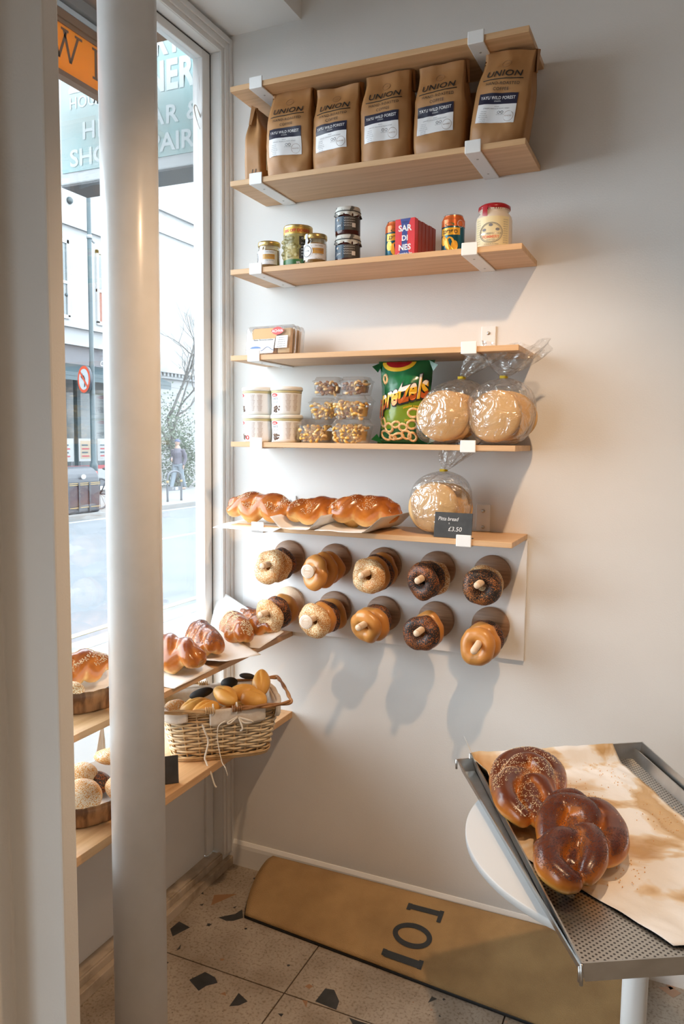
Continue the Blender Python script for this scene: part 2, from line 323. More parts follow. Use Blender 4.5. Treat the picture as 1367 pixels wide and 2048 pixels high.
def textgeo(body, bold=0.0, shear=0.0, xs=1.0, align='CENTER', sp=1.0, res=3):
    k = (body, bold, shear, xs, align, sp)
    if k in TXT: return TXT[k]
    c = bpy.data.curves.new('t', 'FONT'); c.body = body; c.size = 1; c.align_x = align; c.align_y = 'BOTTOM_BASELINE'
    c.offset = bold; c.shear = shear; c.space_character = sp; c.resolution_u = res; c.fill_mode = 'FRONT'
    o = bpy.data.objects.new('t', c); COL.objects.link(o)
    dg = bpy.context.evaluated_depsgraph_get(); me = bpy.data.meshes.new_from_object(o.evaluated_get(dg))
    vs = [(v.co.x*xs, v.co.y) for v in me.vertices]; fs = [tuple(p.vertices) for p in me.polygons]
    bpy.data.objects.remove(o); bpy.data.curves.remove(c); bpy.data.meshes.remove(me)
    TXT[k] = (vs, fs); return TXT[k]
def flat(o, ux, uy): 
    o, ux, uy = Vector(o), Vector(ux), Vector(uy)
    return lambda x, y: tuple(o+ux*x+uy*y)
def wrapz(r, z0, a0=0.0):   # text on a vertical cylinder, facing -y when a0=0
    return lambda x, y: (r*math.sin(x/r+a0), -r*math.cos(x/r+a0), z0+y)
def patch(mb, r, z0, z1, a0, a1, mi, n=10):
    mb.grid(lambda u, v: (r*math.sin(a0+(a1-a0)*u), -r*math.cos(a0+(a1-a0)*u), z0+(z1-z0)*v), n, 1, mi)
def tag(o, label, cat, group=None):
    o['label'] = label; o['category'] = cat
    if group: o['group'] = group
    return o
def thing(name, label, cat, loc=(0, 0, 0), rz=0, group=None):
    o = bpy.data.objects.new(name, None); COL.objects.link(o); o.location = loc
    o.rotation_euler = (0, 0, rz) if not hasattr(rz, '__len__') else rz; o.empty_display_size = .05
    return tag(o, label, cat, group)
def struct(name, mb, mats, bev=0):
    return mb.build(name, mats, bev=bev, kind='structure')
def copy_tree(o, parent=None):
    c = o.copy(); COL.objects.link(c)
    if parent: c.parent = parent
    for ch in list(o.children): copy_tree(ch, c)
    return c
def remesh(mb, mats, voxel=.004, smooth=4, name='dough', disp=0, dsc=30):
    me = mb.mesh('tmp', mats if not isinstance(mats, str) else [mats]); o = bpy.data.objects.new('tmp', me); COL.objects.link(o)
    r = o.modifiers.new('r', 'REMESH'); r.mode = 'VOXEL'; r.voxel_size = voxel; r.use_smooth_shade = True
    if smooth: q = o.modifiers.new('s', 'SMOOTH'); q.factor = .5; q.iterations = smooth
    dg = bpy.context.evaluated_depsgraph_get(); m2 = bpy.data.meshes.new_from_object(o.evaluated_get(dg)); m2.name = name
    bpy.data.objects.remove(o); bpy.data.meshes.remove(me)
    if disp:
        for v in m2.vertices: v.co += v.normal*disp*noise.noise(v.co*dsc)
    m2.materials.clear()
    for m in (mats if not isinstance(mats, str) else [mats]): m2.materials.append(MATS[m])
    for p in m2.polygons: p.use_smooth = True
    return m2
def seeds(me, count, size, matn, parent, rnd, zmin=.35, mask=None, name='sesame_seeds', loc=None, ax=2, sg=1):
    P = [p for p in me.polygons if p.normal[ax]*sg > zmin and (mask is None or mask(p.center))]
    if not P: return
    mb = MB()
    for i in range(count):
        p = rnd.choice(P); n = Vector(p.normal); t = Vector((rnd.uniform(-1, 1), rnd.uniform(-1, 1), rnd.uniform(-1, 1))); t = (t-n*t.dot(n)).normalized(); b = n.cross(t)
        vs = [me.vertices[j].co for j in p.vertices]; c = p.center.lerp(rnd.choice(vs), rnd.random())+n*size*.15
        a = size
        mb.add([c+t*a, c+b*a*.55, c-t*a*.7, c-b*a*.55, c+n*a*.4, c-n*a*.3], [(0, 1, 4), (1, 2, 4), (2, 3, 4), (3, 0, 4), (1, 0, 5), (2, 1, 5), (3, 2, 5), (0, 3, 5)], 0, True)
    return mb.build(name, matn, parent, kind='stuff', loc=loc)
def smooth_path(pts, n=6):
    P = [Vector(p) for p in pts]; out = []
    for i in range(len(P)-1):
        a, b, c, d = P[max(i-1, 0)], P[i], P[i+1], P[min(i+2, len(P)-1)]
        for k in range(n):
            t = k/n; out.append(.5*((2*b)+(c-a)*t+(2*a-5*b+4*c-d)*t*t+(3*b-a-3*c+d)*t**3))
    out.append(P[-1]); return out

# ------------------------------------------------------------------ the room
ZC = 2.965
w = MB()   # right wall (behind the shelves)
w.box((-.09, 0, -.05), (4.2, .15, 3.5)); struct('wall_right', w, 'plaster')
w = MB()   # window wall: strips round the openings
w.box((-.09, -.012, -.05), (-.0, -.0002, 3.5)); w.box((-.09, -1.34, 2.945), (0, -.012, 3.5)); w.box((-.09, -4.3, 2.4), (0, -2.5, 3.5)); w.box((-.09, -4.3, -.05), (0, -2.5, .15))
w.box((-.09, -2.5, -.05), (0, -1.34, 3.5)); w.box((-.09, -4.6, -.05), (0, -4.3, 3.5))
struct('wall_left', w, 'plaster')
w = MB(); w.box((-.2, -4.75, -.05), (4.2, -4.6, 3.5)); struct('wall_back', w, 'brown_wall')
w = MB(); w.box((4.05, -4.6, -.05), (4.2, 0, 3.5)); struct('wall_far', w, 'brown_wall')
w = MB(); w.box((0, -4.6, 3.36), (4.05, 0, 3.46)); w.box((0, -4.6, ZC), (.2785, 0, 3.3599)); struct('ceiling', w, 'ceiling_paint')
# floor with grout lines and terrazzo shards inlaid
w = MB()
xs = [-.0, .515, 1.115, 1.715, 2.315, 2.915, 3.515, 4.05]; ys = [-4.6, -4.125, -3.525, -2.925, -2.325, -1.725, -1.125, -.525, 0]
for i in range(len(xs)-1):
    for j in range(len(ys)-1): w.box((xs[i]+.0022, ys[j]+.0022, -.02), (xs[i+1]-.0022, ys[j+1]-.0022, 0), 0)
w.box((0, -4.6, -.05), (4.05, 0, -.0025), 1)
def pz(u, v):   # photo point to floor point (plan position only)
    yaw, pitch, roll, f = 0.42135258, 0.0958490152, 0.011642954, 1527.655
    fw = Vector((-math.sin(yaw)*math.cos(pitch), math.cos(yaw)*math.cos(pitch), -math.sin(pitch)))
    r = fw.cross(Vector((0, 0, 1))).normalized(); up = r.cross(fw); r2 = r*math.cos(roll)+up*math.sin(roll); u2 = -r*math.sin(roll)+up*math.cos(roll)
    d = r2*(u-683.5)/f-u2*(v-1024)/f+fw; t = -1.60065/d.z; return (1.49883+d.x*t, -2.35092+d.y*t)
CH = [([(340, 1858), (358, 1843), (380, 1855), (345, 1873)], 2), ([(436, 1835), (470, 1828), (484, 1819), (486, 1836), (466, 1842), (452, 1842)], 2),
      ([(378, 1960), (410, 1944), (430, 1955), (435, 1966), (412, 1972), (397, 1982)], 2), ([(458, 2013), (477, 1986), (495, 2003), (478, 2011)], 2),
      ([(630, 2003), (650, 1977), (668, 1980), (678, 2003), (672, 2020)], 2), ([(422, 1811), (428, 1790), (474, 1788)], 3),
      ([(697, 2035), (715, 2042), (735, 2048), (712, 2060)], 2), ([(1316, 1975), (1340, 1973), (1362, 1987), (1345, 1996)], 4), ([(1330, 1968), (1352, 1975), (1340, 1980)], 4),
      ([(604, 2000), (615, 2002), (612, 2016)], 3), ([(609, 1973), (618, 1968), (626, 1973), (618, 1978)], 3), ([(855, 2006), (863, 1993), (874, 1998)], 2), ([(411, 1851), (425, 1847), (418, 1853)], 2), ([(397, 1787), (406, 1783), (407, 1789)], 2),
      ([(398, 1810), (408, 1807), (404, 1812)], 2), ([(440, 1988), (450, 1984), (452, 1992)], 3), ([(505, 1757), (514, 1753), (509, 1760)], 2), ([(352, 1902), (362, 1888), (360, 1898)], 2), ([(555, 2027), (567, 2028), (562, 2034)], 2), ([(465, 1815), (474, 1812), (469, 1817)], 2)]
for pts, mi in CH:
    q = [pz(*p) for p in pts]
    ar = sum(q[i][0]*q[(i+1) % len(q)][1]-q[(i+1) % len(q)][0]*q[i][1] for i in range(len(q)))
    if ar < 0: q = q[::-1]
    w.add([(a, b, .0005) for a, b in q], [tuple(range(len(q)))], mi)
rr = random.Random(5)
for i in range(420):
    x, y = rr.uniform(.05, 4), rr.uniform(-4.5, -.05); s_ = rr.choice([.003, .003, .004, .006, .009]) if i > 60 else rr.uniform(.01, .03)
    if i <= 60 and y > -.95 and x < 1.3: continue
    a0 = rr.uniform(0, 6); k = rr.randint(4, 6)
    w.add([(x+s_*rr.uniform(.5, 1.1)*math.cos(a0+2*PI*j/k), y+s_*rr.uniform(.5, 1.1)*math.sin(a0+2*PI*j/k), .0004) for j in range(k)], [tuple(range(k))], rr.choice([2, 2, 3, 4]))
struct('floor', w, ['terrazzo', 'grout', 'chip_black', 'chip_brown', 'chip_tan'])
# skirting on the shelf wall
w = MB(); w.prism([(0, 0), (0, .093), (-.004, .092), (-.012, .082), (-.014, .07), (-.014, 0)], .0, 4.0, T=Matrix(((0, 0, 1, 0.0), (1, 0, 0, 0), (0, 1, 0, 0), (0, 0, 0, 1))))
struct('baseboard_right', w, 'white_paint')
# window frame
w = MB()
w.box((-.08, -.100, .06), (-.04, -.054, 2.93)); w.box((-.08, -1.34, 2.862), (-.04, -.100, 2.93)); w.box((-.08, -1.34, .50), (-.04, -.100, .60)); w.box((-.08, -1.34, .06), (-.04, -1.28, 2.862))
w.box((-.0895, -.0535, .0), (.0, -.0122, 2.944)); w.box((-.0395, -1.34, 2.893), (0, -.0535, 2.944)); w.box((-.0895, -1.34, 2.9305), (-.0396, -.0535, 2.944))
fr = struct('window_1', w, 'white_paint', .003)
w = MB(); w.box((-.0398, -.0575, .6), (-.0386, -.0545, 2.8895)); w.box((-.0398, -1.28, 2.889), (-.0386, -.0575, 2.892))
w.build('glazing_gasket', 'rubber', fr)
w = MB(); w.box((-.062, -1.28, .60), (-.058, -.100, 2.862)); w.build('window_glass', 'window_glass', fr)
w = MB(); w.box((-.075, -1.28, .055), (-.05, -.100, .50)); w.build('lower_panel', 'white_paint', fr)
# casing
w = MB()
for (a, b, d, z0, z1) in ((-.054, -.038, .005, 2.894, 2.911), (-.038, -.016, .011, 2.911, 2.932), (-.016, -.0004, .016, 2.932, 2.950)):
    w.box((0, a, .05), (d, b, z1)); w.box((0, -1.34, z0), (d, a, z1))
struct('trim_1', w, 'casing_paint', .0015)
w = MB(); w.box((-.055, -1.34, 0), (.0, -.055, .056)); w.box((0.0001, -1.34, 0), (.020, -.014, .034)); w.box((-.02, -1.34, .056), (-.006, -.055, .0605))
struct('trim_2', w, 'old_paint', .002)
# second window further along the shop front
w = MB(); w.box((-.08, -2.57, .15), (-.04, -2.5, 2.4)); w.box((-.08, -4.3, .15), (-.04, -4.23, 2.4)); w.box((-.08, -4.23, 2.33), (-.04, -2.57, 2.4)); w.box((-.08, -4.23, .15), (-.04, -2.57, .22))
d = struct('window_2', w, 'white_paint', .003)
w = MB(); w.box((-.062, -4.23, .22), (-.058, -2.57, 2.33)); w.build('window_glass', 'window_glass', d)
# stepped pier between window bay and door
w = MB(); w.prism([(-.04, -1.312), (-.04, -1.52), (.371, -1.52), (.371, -1.348), (.50, -1.348), (.50, -1.311)][::-1], 0, 3.36)
struct('trim_3', w, 'plaster', .004)
# round column
w = MB(); w.lathe([(.0605, 0), (.0605, 3.36)], 64); tag(w.build('column', 'column_paint', loc=(.385, -.996, 0)), 'round white painted iron column standing in front of the window shelves', 'column')
# bagel board panel on the wall
w = MB(); w.box((.06, -.011, .9205), (1.071, -.0003, 1.297)); tag(w.build('peg_board', 'white_board', bev=.0015), 'flat white board on the wall carrying the bagel pegs, under the lowest wall shelf', 'board')

# spotlight on the ceiling (out of the frame, carries the key light)
t = thing('spotlight', 'black ceiling spotlight above the end of the shelves', 'lamp', (KEY[0], KEY[1], KEY[2]+.04))
w = MB(); w.lathe([(.0, .16), (.05, .16), (.055, .0), (.05, 0), (.045, .12), (0, .13)], 24); w.build('lamp_shade', 'lamp_black', t)
w = MB(); w.cyl((0, 0, .158), (0, 0, .60), .006); w.build('stem', 'lamp_black', t)

# ------------------------------------------------------------------ wall shelves
SX0, SX1, SD, ST = .148, 1.068, .226, .016
SZ = [2.6857, 2.4022, 2.1307, 1.8615, 1.5864, 1.3165]
NM = ['topmost', 'second', 'third', 'fourth', 'fifth', 'lowest']
ON = ['empty on top, above the coffee bags', 'holding the coffee bags', 'holding jars, cans and sardine boxes', 'holding the clear biscuit packs', 'holding tubs, nuts, pretzels and bagged pitas', 'holding braided loaves and a bagged pita']
BX = [(.242, .926), (.242, .926), (.242, .924), (.235, .93), (.245, .935), (.25, .93)]
for i, z in enumerate(SZ):
    t = thing('wall_shelf', f'pale oak wall shelf, {NM[i]} of six, {ON[i]}', 'shelf', (SX0, 0, z), 0, 'oak wall shelves on white brackets')
    w = MB(); w.box((0, -SD, -ST), (SX1-SX0, -.001, 0)); w.build('board', 'oak', t, bev=.0012)
    for bx in BX[i]:
        x = bx-SX0; b = MB(); h = .045/2*1.05; wd = .0225
        b.box((x-wd, -SD-.0045, -ST-.005), (x+wd, -.0012, -ST-.0002)); b.box((x-wd, -SD-.0048, -ST-.005), (x+wd, -SD-.0003, .0135)); b.box((x-wd, -.0055, .0002), (x+wd, -.0004, .085))
        bo = b.build('bracket', 'bracket_metal', t, bev=.002, label='white metal bracket')
        for sx, sz in ((x, .064), (x, .014)): b = MB(); b.lathe([(0, .0035), (.004, .003), (.0055, 0)], 12, T=Matrix.Translation((sx, -.0056, sz)) @ Matrix.Rotation(PI/2, 4, 'X')); b.build('screw', 'screw_metal', bo)
        for sy in (-SD+.05, -.05): b = MB(); b.lathe([(0, .0012), (.003, .0008), (.0035, 0)], 10, T=Matrix.Translation((x, sy, -ST-.0051)) @ Matrix.Rotation(PI, 4, 'X')); b.build('screw', 'screw_metal', bo)
# window shelves
for nm, z, lab in (('upper', .9205, 'upper oak shelf across the window, carrying braided loaves on paper'), ('lower', .6275, 'lower oak shelf across the window, carrying the wicker basket')):
    t = thing('window_shelf', lab, 'shelf', (0, 0, z), 0, 'oak shelves across the window')
    w = MB(); w.box((.001 if nm == 'upper' else -.04, -1.305, -.0175 if nm == 'upper' else -.023), (.26, -.0305, 0)); w.box((.021, -.0305, -.0175 if nm == 'upper' else -.023), (.26, -.0008, 0)); w.build('board', 'oak_y', t, bev=.0012)

# ------------------------------------------------------------------ coffee bags
def coffee_bag(label, loc, rz=0, wd=.152, dp=.085, h=.262, seed=0, tiltx=0, tilty=0, side_mark=False, name='coffee_bag', front=True, flap=1):
    rd = random.Random(seed); t = thing(name, label, 'coffee bag', loc, (tiltx, tilty, rz), 'brown paper coffee bags')
    ss = lambda a, b, x: (lambda q: q*q*(3-2*q))(min(1, max(0, (x-a)/(b-a))))
    oz = seed*3.7
    def D(z): return dp*(1-.80*ss(.60, .98, z/h))*(.93+.07*ss(0, .1, z/h))
    def Wd(z): return wd*(.97+.05*math.sin(PI*min(1, z/h*1.1))-.04*ss(.55, .8, z/h)+.02*ss(.9, 1, z/h))
    def yf(x, z):   # front surface
        u = max(-1, min(1, x/(Wd(z)/2))); bul = (1-abs(u)**3)
        k = noise.noise(Vector((x*16, z*13, oz)))*.0095+abs(noise.noise(Vector((x*34, z*28, oz+9))))*.0045
        return -D(z)/2*(.80+.30*bul*(1-.8*ss(.75, 1, z/h)))+k*(1-.6*(1-ss(.0, .08, z/h)))-.004*ss(.8, 1, z/h)
    NX, NZ = 16, 34
    ring = []
    def row(z):
        L = []; W2 = Wd(z)/2
        for i in range(NX+1): x = -W2+2*W2*i/NX; L.append((x, yf(x, z), z))
        g = .022*ss(.45, .95, z/h)+.004*noise.noise(Vector((z*20, 1, oz)))
        y0 = L[-1][1]; y1 = D(z)/2*.92
        for i in range(1, 6): k = i/6; L.append((W2-g*(1-abs(2*k-1)), y0+(y1-y0)*k, z))
        for i in range(NX+1): x = W2-2*W2*i/NX; L.append((x, y1+.003*noise.noise(Vector((x*20, z*20, oz+5))), z))
        for i in range(1, 6): k = i/6; L.append((-W2+g*(1-abs(2*k-1)), y1+(y0-y1)*k, z))
        return L
    w = MB(); rows = [row(h*j/NZ) for j in range(NZ+1)]; n = len(rows[0])
    vs = [p for r_ in rows for p in r_]
    fs = [(j*n+i, j*n+(i+1) % n, (j+1)*n+(i+1) % n, (j+1)*n+i) for j in range(NZ) for i in range(n)]+[tuple(range(n-1, -1, -1))]
    w.add(vs, fs, 0, True)
    # folded-over top: flap hanging on the back, with pointed ears at the sides
    top = rows[-1]; W2 = Wd(h)/2
    yb = D(h)/2
    w.add([(-W2, top[0][1], h), (W2, top[0][1], h), (W2+.004, yb, h+.006), (-W2-.004, yb, h+.006), (-W2-.002, yb+.012, h-.05), (W2+.002, yb+.012, h-.05), (-W2, yb+.004, h-.05), (W2, yb+.004, h-.05)],
          [(0, 1, 2, 3), (3, 2, 5, 4), (4, 5, 7, 6), (0, 3, 4, 6), (2, 1, 7, 5)], 0)
    if front:
        on = lambda cx, z0, sl=.0: (lambda x, y: (cx+x, yf(cx+x, z0+y)-.0022, z0+y+sl*x))
        w.text('UNION', .0250, on(-.004, h*.705), 1, bold=.012, shear=.12, xs=1.12, sp=1.12)
        w.tube([(-.06+.112*i/10-.0, yf(-.06+.112*i/10, h*.672)-.001, h*.672+.0003*i) for i in range(11)], .0011, 4, 1)
        w.text('HAND-ROASTED', .0112, on(-.002, h*.615), 1, sp=1.15, bold=.004); w.text('COFFEE', .0112, on(-.004, h*.56), 1, sp=1.15, bold=.004)
        w.tube([(-.004+.012*math.cos(a)*1.05, yf(-.004+.012*math.cos(a), h*.85+.010*math.sin(a))-.001, h*.85+.010*math.sin(a)) for a in [2*PI*i/20 for i in range(20)]], .0005, 4, 2, closed=True)
        w.text('UHR', .007, on(-.004, h*.84), 2)
    bag = w.build('bag_body', ['kraft', 'ink', 'stamp_ink'], t)
    if front:
        w = MB(); x0, x1, z0, z1, zm = -.062, .046, h*.235, h*.535, h*.425
        F = lambda x, z, e: (x, yf(x, z)-e, z)
        w.grid(lambda u, v: F(x0+(x1-x0)*u, z0+(zm-z0)*v, .0016), 12, 8, 0); w.grid(lambda u, v: F(x0+(x1-x0)*u, zm+(z1-zm)*v, .0016), 12, 5, 1)
        on = lambda cx, zz, e=.0030: (lambda x, y: F(cx+x, zz+y, e))
        w.text('YAYU WILD FOREST', .0118, on(-.008, zm+(z1-zm)*.42), 0, bold=.012, xs=.86, sp=1.05); w.text('ETHIOPIA', .0042, on(-.008, zm+(z1-zm)*.2), 0)
        w.text('SINGLE', .004, on(-.008, zm-.0075), 2); w.text('APRICOT, ORANGE BLOSSOM, HONEY', .0042, on(-.008, zm-.0135), 2)
        for k in range(7): w.text('roast level notes'[:10+k % 4*2], .0042, on(-.042, zm-.021-.0052*k), 2, align='CENTER')
        for k in (-1, 1): w.tube([F(.004+k*.0048+.0034*math.cos(a), zm-.0215+.0034*math.sin(a), .0016) for a in [2*PI*i/12 for i in range(12)]], .0008, 4, 2, closed=True)
        w.text('EXTRA ROAST', .0032, on(.004, zm-.0295), 2)
        w.tube([F(.028+.0135*math.cos(a), z0+.0175+.0135*math.sin(a), .0016) for a in [2*PI*i/24 for i in range(24)]], .0004, 4, 3, closed=True); w.text('ROASTED', .0046, on(.028, z0+.016), 3)
        w.build('label', ['label_white', 'navy', 'grey_ink', 'stamp_ink'], t, label='white label with a navy band')
    if side_mark:
        w = MB(); ysd = lambda z: -D(z)/2
        w.text('U', .024, lambda x, y: (-Wd(.04)/2-.0016, -x, .030+y), 0, shear=.2, bold=.01); w.box((-Wd(.025)/2-.002, -.012, .022), (-Wd(.025)/2-.0012, .012, .0235))
        w.build('side_logo', 'ink', t)
        w = MB(); x0 = .0; w.box((-.05, -dp/2*1.02-.004, .045), (.03, -dp/2*1.02-.0025, .10), 0); w.text('ROASTED BY HAND', .0065, flat((-.01, -dp/2*1.02-.005, .07), (1, 0, 0), (0, 0, 1)), 1); w.build('label', ['cream_label', 'ink'], t)
    return t
z = SZ[1]+.0005
coffee_bag('brown paper coffee bag at the left end of the shelf, turned edge on', (.2, -.103, z), PI/2, h=.235, seed=9, front=False, side_mark=True, dp=.068, wd=.135)
coffee_bag('brown paper coffee bag, left of the four standing upright with labels in front', (.331, -.150, z), .05, wd=.146, h=.272, seed=1)
coffee_bag('brown paper coffee bag, second of the four upright ones from the left', (.491, -.150, z), -.03, wd=.150, h=.252, seed=2)
coffee_bag('brown paper coffee bag, third upright from the left, in the middle of the shelf', (.650, -.150, z), .02, wd=.150, h=.262, seed=3)
coffee_bag('brown paper coffee bag, fourth upright from the left, beside the dark gap', (.814, -.150, z), -.03, wd=.146, h=.258, seed=4)
coffee_bag('brown paper coffee bag leaning over at the right end of the shelf', (.975, -.150, z), -.02, wd=.150, h=.262, seed=5, tilty=.13)
coffee_bag('brown paper coffee bag standing at the back in shadow behind the leaning one', (.905, -.052, z), 0, h=.21, dp=.06, wd=.12, seed=7, front=False)

# ------------------------------------------------------------------ third shelf: jars, cans, boxes
z = SZ[2]+.0003
def honey_jar(label, loc, r=.036, h=.082, rot=0, seal=False):
    t = thing('honey_jar', label, 'jar', loc, rot, 'honey jars with gold lids')
    w = MB(); w.lathe([(0, 0), (r*.93, 0), (r, .004), (r, h*.70), (r*.93, h*.80), (r*.93, h*.93), (r*.90, h*.93), (r*.90, h*.78), (r*.95, h*.7), (r*.95, .006), (0, .005)], 36); w.build('glass', 'jar_glass', t)
    w = MB(); w.lathe([(0, .006), (r*.93, .006), (r*.935, h*.70), (0, h*.70)], 30); w.build('honey', 'honey', t)
    w = MB(); w.lathe([(r*.985, h*.84), (r*1.01, h*.85), (r*1.01, h*.965), (r*.97, h), (0, h)], 36); w.build('lid', 'gold_metal', t, label='gold metal lid')
    w = MB(); patch(w, r+.0006, h*.16, h*.66, -1.5, 1.5, 0, 18); patch(w, r+.0009, h*.34, h*.52, .1, 1.2, 1, 8)
    for k in range(4): w.text('raw honey', .006, wrapz(r+.0012, h*.58-.008*k*(1 if k < 1 else 1.6), .75), 2)
    c = -.35 if seal else -1.05
    F = lambda x, y: (r+.0016, c, x, y)
    P = lambda x, y, e=.0016: ((r+e)*math.sin(c+x/r), -(r+e)*math.cos(c+x/r), h*.42+y)
    w.add([P(.021*math.cos(a), .021*math.sin(a)) for a in [2*PI*i/28 for i in range(28)]], [tuple(range(28))], 0)
    w.tube([P(.0165*math.cos(a), .0165*math.sin(a), .0018) for a in [2*PI*i/28 for i in range(28)]], .0008, 4, 2, closed=True)
    w.text('honey', .008, lambda x, y: P(x, y-.001, .002), 2); w.text('bee co', .005, lambda x, y: P(x, y-.009, .002), 2)
    if seal: w.grid(lambda u, v: P(-.004+.008*u, .018+(h*.56-.018)*v, .0024), 2, 4, 0); w.grid(lambda u, v: P(-.001+.002*u, .018+(h*.56-.018)*v, .0027), 2, 4, 3)
    w.build('label', ['label_white', 'honey', 'grey_ink', 'sky_ink'], t)
    return t
honey_jar('small honey jar at the left end of the shelf, label turned to the window', (.2545, -.165, z), .0355, .086, -.2)
honey_jar('honey jar with a round white seal on its front, right of the olive tin', (.421, -.170, z), .036, .092, 0, True)
t = thing('olive_tin', 'tall olive tin with a yellow top band between the two honey jars', 'tin', (.349, -.148, z))
w = MB(); r, h = .0455, .128; w.lathe([(0, .001), (r*.97, 0), (r*1.01, .002), (r, .005), (r, h-.006), (r*1.02, h-.003), (r*1.0, h), (r*.96, h-.003), (0, h-.003)], 44); w.build('can', 'gold_metal', t)
w = MB(); patch(w, r+.0005, .022, .100, -PI, PI, 0, 40); patch(w, r+.0007, .101, .121, -PI, PI, 1, 40); patch(w, r+.0007, .005, .023, -PI, PI, 2, 40); patch(w, r+.0012, .024, .092, .55, 1.5, 4, 10)
w.text('20% OFF DOGSO', .012, wrapz(r+.0012, .106, .35), 3, bold=.03); w.text('OLIVES', .009, wrapz(r+.0018, .083, 1.0), 5, bold=.02)
for k in range(5): w.text('whole green', .006, wrapz(r+.0018, .07-.009*k, 1.0), 5)
w.text('SIFL', .008, wrapz(r+.0012, .010, .5), 5, bold=.03); w.build('label', ['olives', 'tin_gold', 'tin_green', 'red_ink', 'black', 'label_white'], t)
o = MB()
rd = random.Random(3)
for k in range(26):
    a, zz = rd.uniform(-1.2, .5), rd.uniform(.03, .094); o.ball(((r-.001)*math.sin(a), -(r-.001)*math.cos(a), zz), (.010, .0025, .007), 0, 10, 6)
o.build('olive_picture', 'olives', t)
def jam_jar(label, loc, top):
    t = thing('jam_jar', label, 'jar', loc, rd.uniform(-.1, .1), 'stacked jam jars'); r, h = .0385, .070
    w = MB(); w.lathe([(0, 0), (r*.95, 0), (r, .004), (r, h*.86), (r*.9, h*.93), (r*.9, h), (0, h)], 36); w.build('glass', 'dark_jam', t)
    w = MB(); w.lathe([(0, h+.012), (r*.95, h+.012), (r*.99, h+.006), (r*.99, h-.003), (0, h-.003)], 36)
    w.grid(lambda u, v: ((r*(1.0+.06*v)+.003*v*math.sin(u*2*PI*9))*math.cos(u*2*PI), (r*(1.0+.06*v)+.003*v*math.sin(u*2*PI*9))*math.sin(u*2*PI), h-.003-v*(.012+.003*math.sin(u*31))), 90, 3, 0, wrap=True)
    w.build('cloth_cap', 'cap_cloth', t)
    w = MB(); w.tube([(r*1.02*math.cos(a), r*1.02*math.sin(a), h-.002) for a in [2*PI*i/30 for i in range(30)]], .0012, 5, closed=True); w.tube(smooth_path([(r*.9, -r*.5, h-.002), (r*1.15, -r*.7, h-.010), (r*1.1, -r*.6, h-.018)], 4), .001, 4); w.build('string', 'black', t)
    w = MB(); patch(w, r+.0006, .012, .052, -1.2, 0.05, 0, 12); patch(w, r+.0006, .012, .052, .07, 1.5, 1, 12); patch(w, r+.001, .02, .032, .65, .95, 2, 4)
    w.text('JAM', .009, wrapz(r+.001, .022, -.45), 2); w.tube([wrapz(r+.001, .0)(x, y) for x, y in ((-.030, .019), (-.006, .019), (-.006, .033), (-.030, .033))], .0005, 4, 2, closed=True); w.ball((r*math.sin(-.55), -r*math.cos(-.55), .042), .004, 2, 8, 6)
    for k in range(4): w.text('fig & plum preserve', .0045, wrapz(r+.001, .045-.007*k, .45), 2)
    w.build('label', ['jam_label', 'jam_label2', 'label_white'], t)
jam_jar('dark jam jar with a cloth cap, lower of the stacked pair', (.524, -.155, z), False)
jam_jar('dark jam jar with a cloth cap, upper of the stacked pair', (.523, -.155, z+.0825), True)
def drink_can(label, loc, rz):
    t = thing('drink_can', label, 'can', loc, rz, 'orange fruit drink cans'); r, h = .033, .112
    w = MB(); w.lathe([(0, .004), (r*.72, .002), (r*.80, 0), (r, .009), (r, h-.014), (r*.83, h-.002), (r*.85, h), (r*.80, h), (r*.76, h-.004), (0, h-.004)], 40, mis=[2, 2, 2, 0, 1, 2, 2, 2, 2]); 
    patch(w, r+.0005, h*.70, h-.0145, -PI, PI, 1, 30); patch(w, r+.0008, h*.48, h*.66, -.85, .95, 3, 12)
    Pp = wrapz(r+.0011, 0)
    for cx, cz, rx, rz_ in ((.001, .036, .015, .019), (-.019, .045, .010, .014), (.016, .030, .010, .014)):
        w.add([Pp(cx+rx*math.cos(a), cz-.006+rz_*math.sin(a)) for a in [2*PI*i/20 for i in range(20)]], [tuple(range(20))], 3)
    w.add([Pp(.0+.015*math.cos(a), h*.74+.0045*math.sin(a)) for a in [2*PI*i/16 for i in range(16)]], [tuple(range(16))], 4)
    w.text('גנירפס', .0165, wrapz(r+.0014, h*.515, .05), 5, bold=.015)
    w.tube([wrapz(r+.001, 0, 1.0)(.010*math.cos(a), h*.76+.010*math.sin(a)) for a in [2*PI*i/16 for i in range(16)]], .0005, 4, 6, closed=True)
    w.build('can_body', ['can_blue', 'can_orange', 'alu', 'can_yellow', 'can_green', 'ink', 'label_white'], t)
    w = MB(); w.box((-.006, -.012, h-.0035), (.006, .008, h-.002)); w.build('pull_tab', 'alu', t)
drink_can('orange and blue fruit drink can left of the red sardine box', (.6755, -.140, z), .25)
drink_can('orange and blue fruit drink can standing alone between sardines and mustard crock', (.8505, -.140, z), -.05)
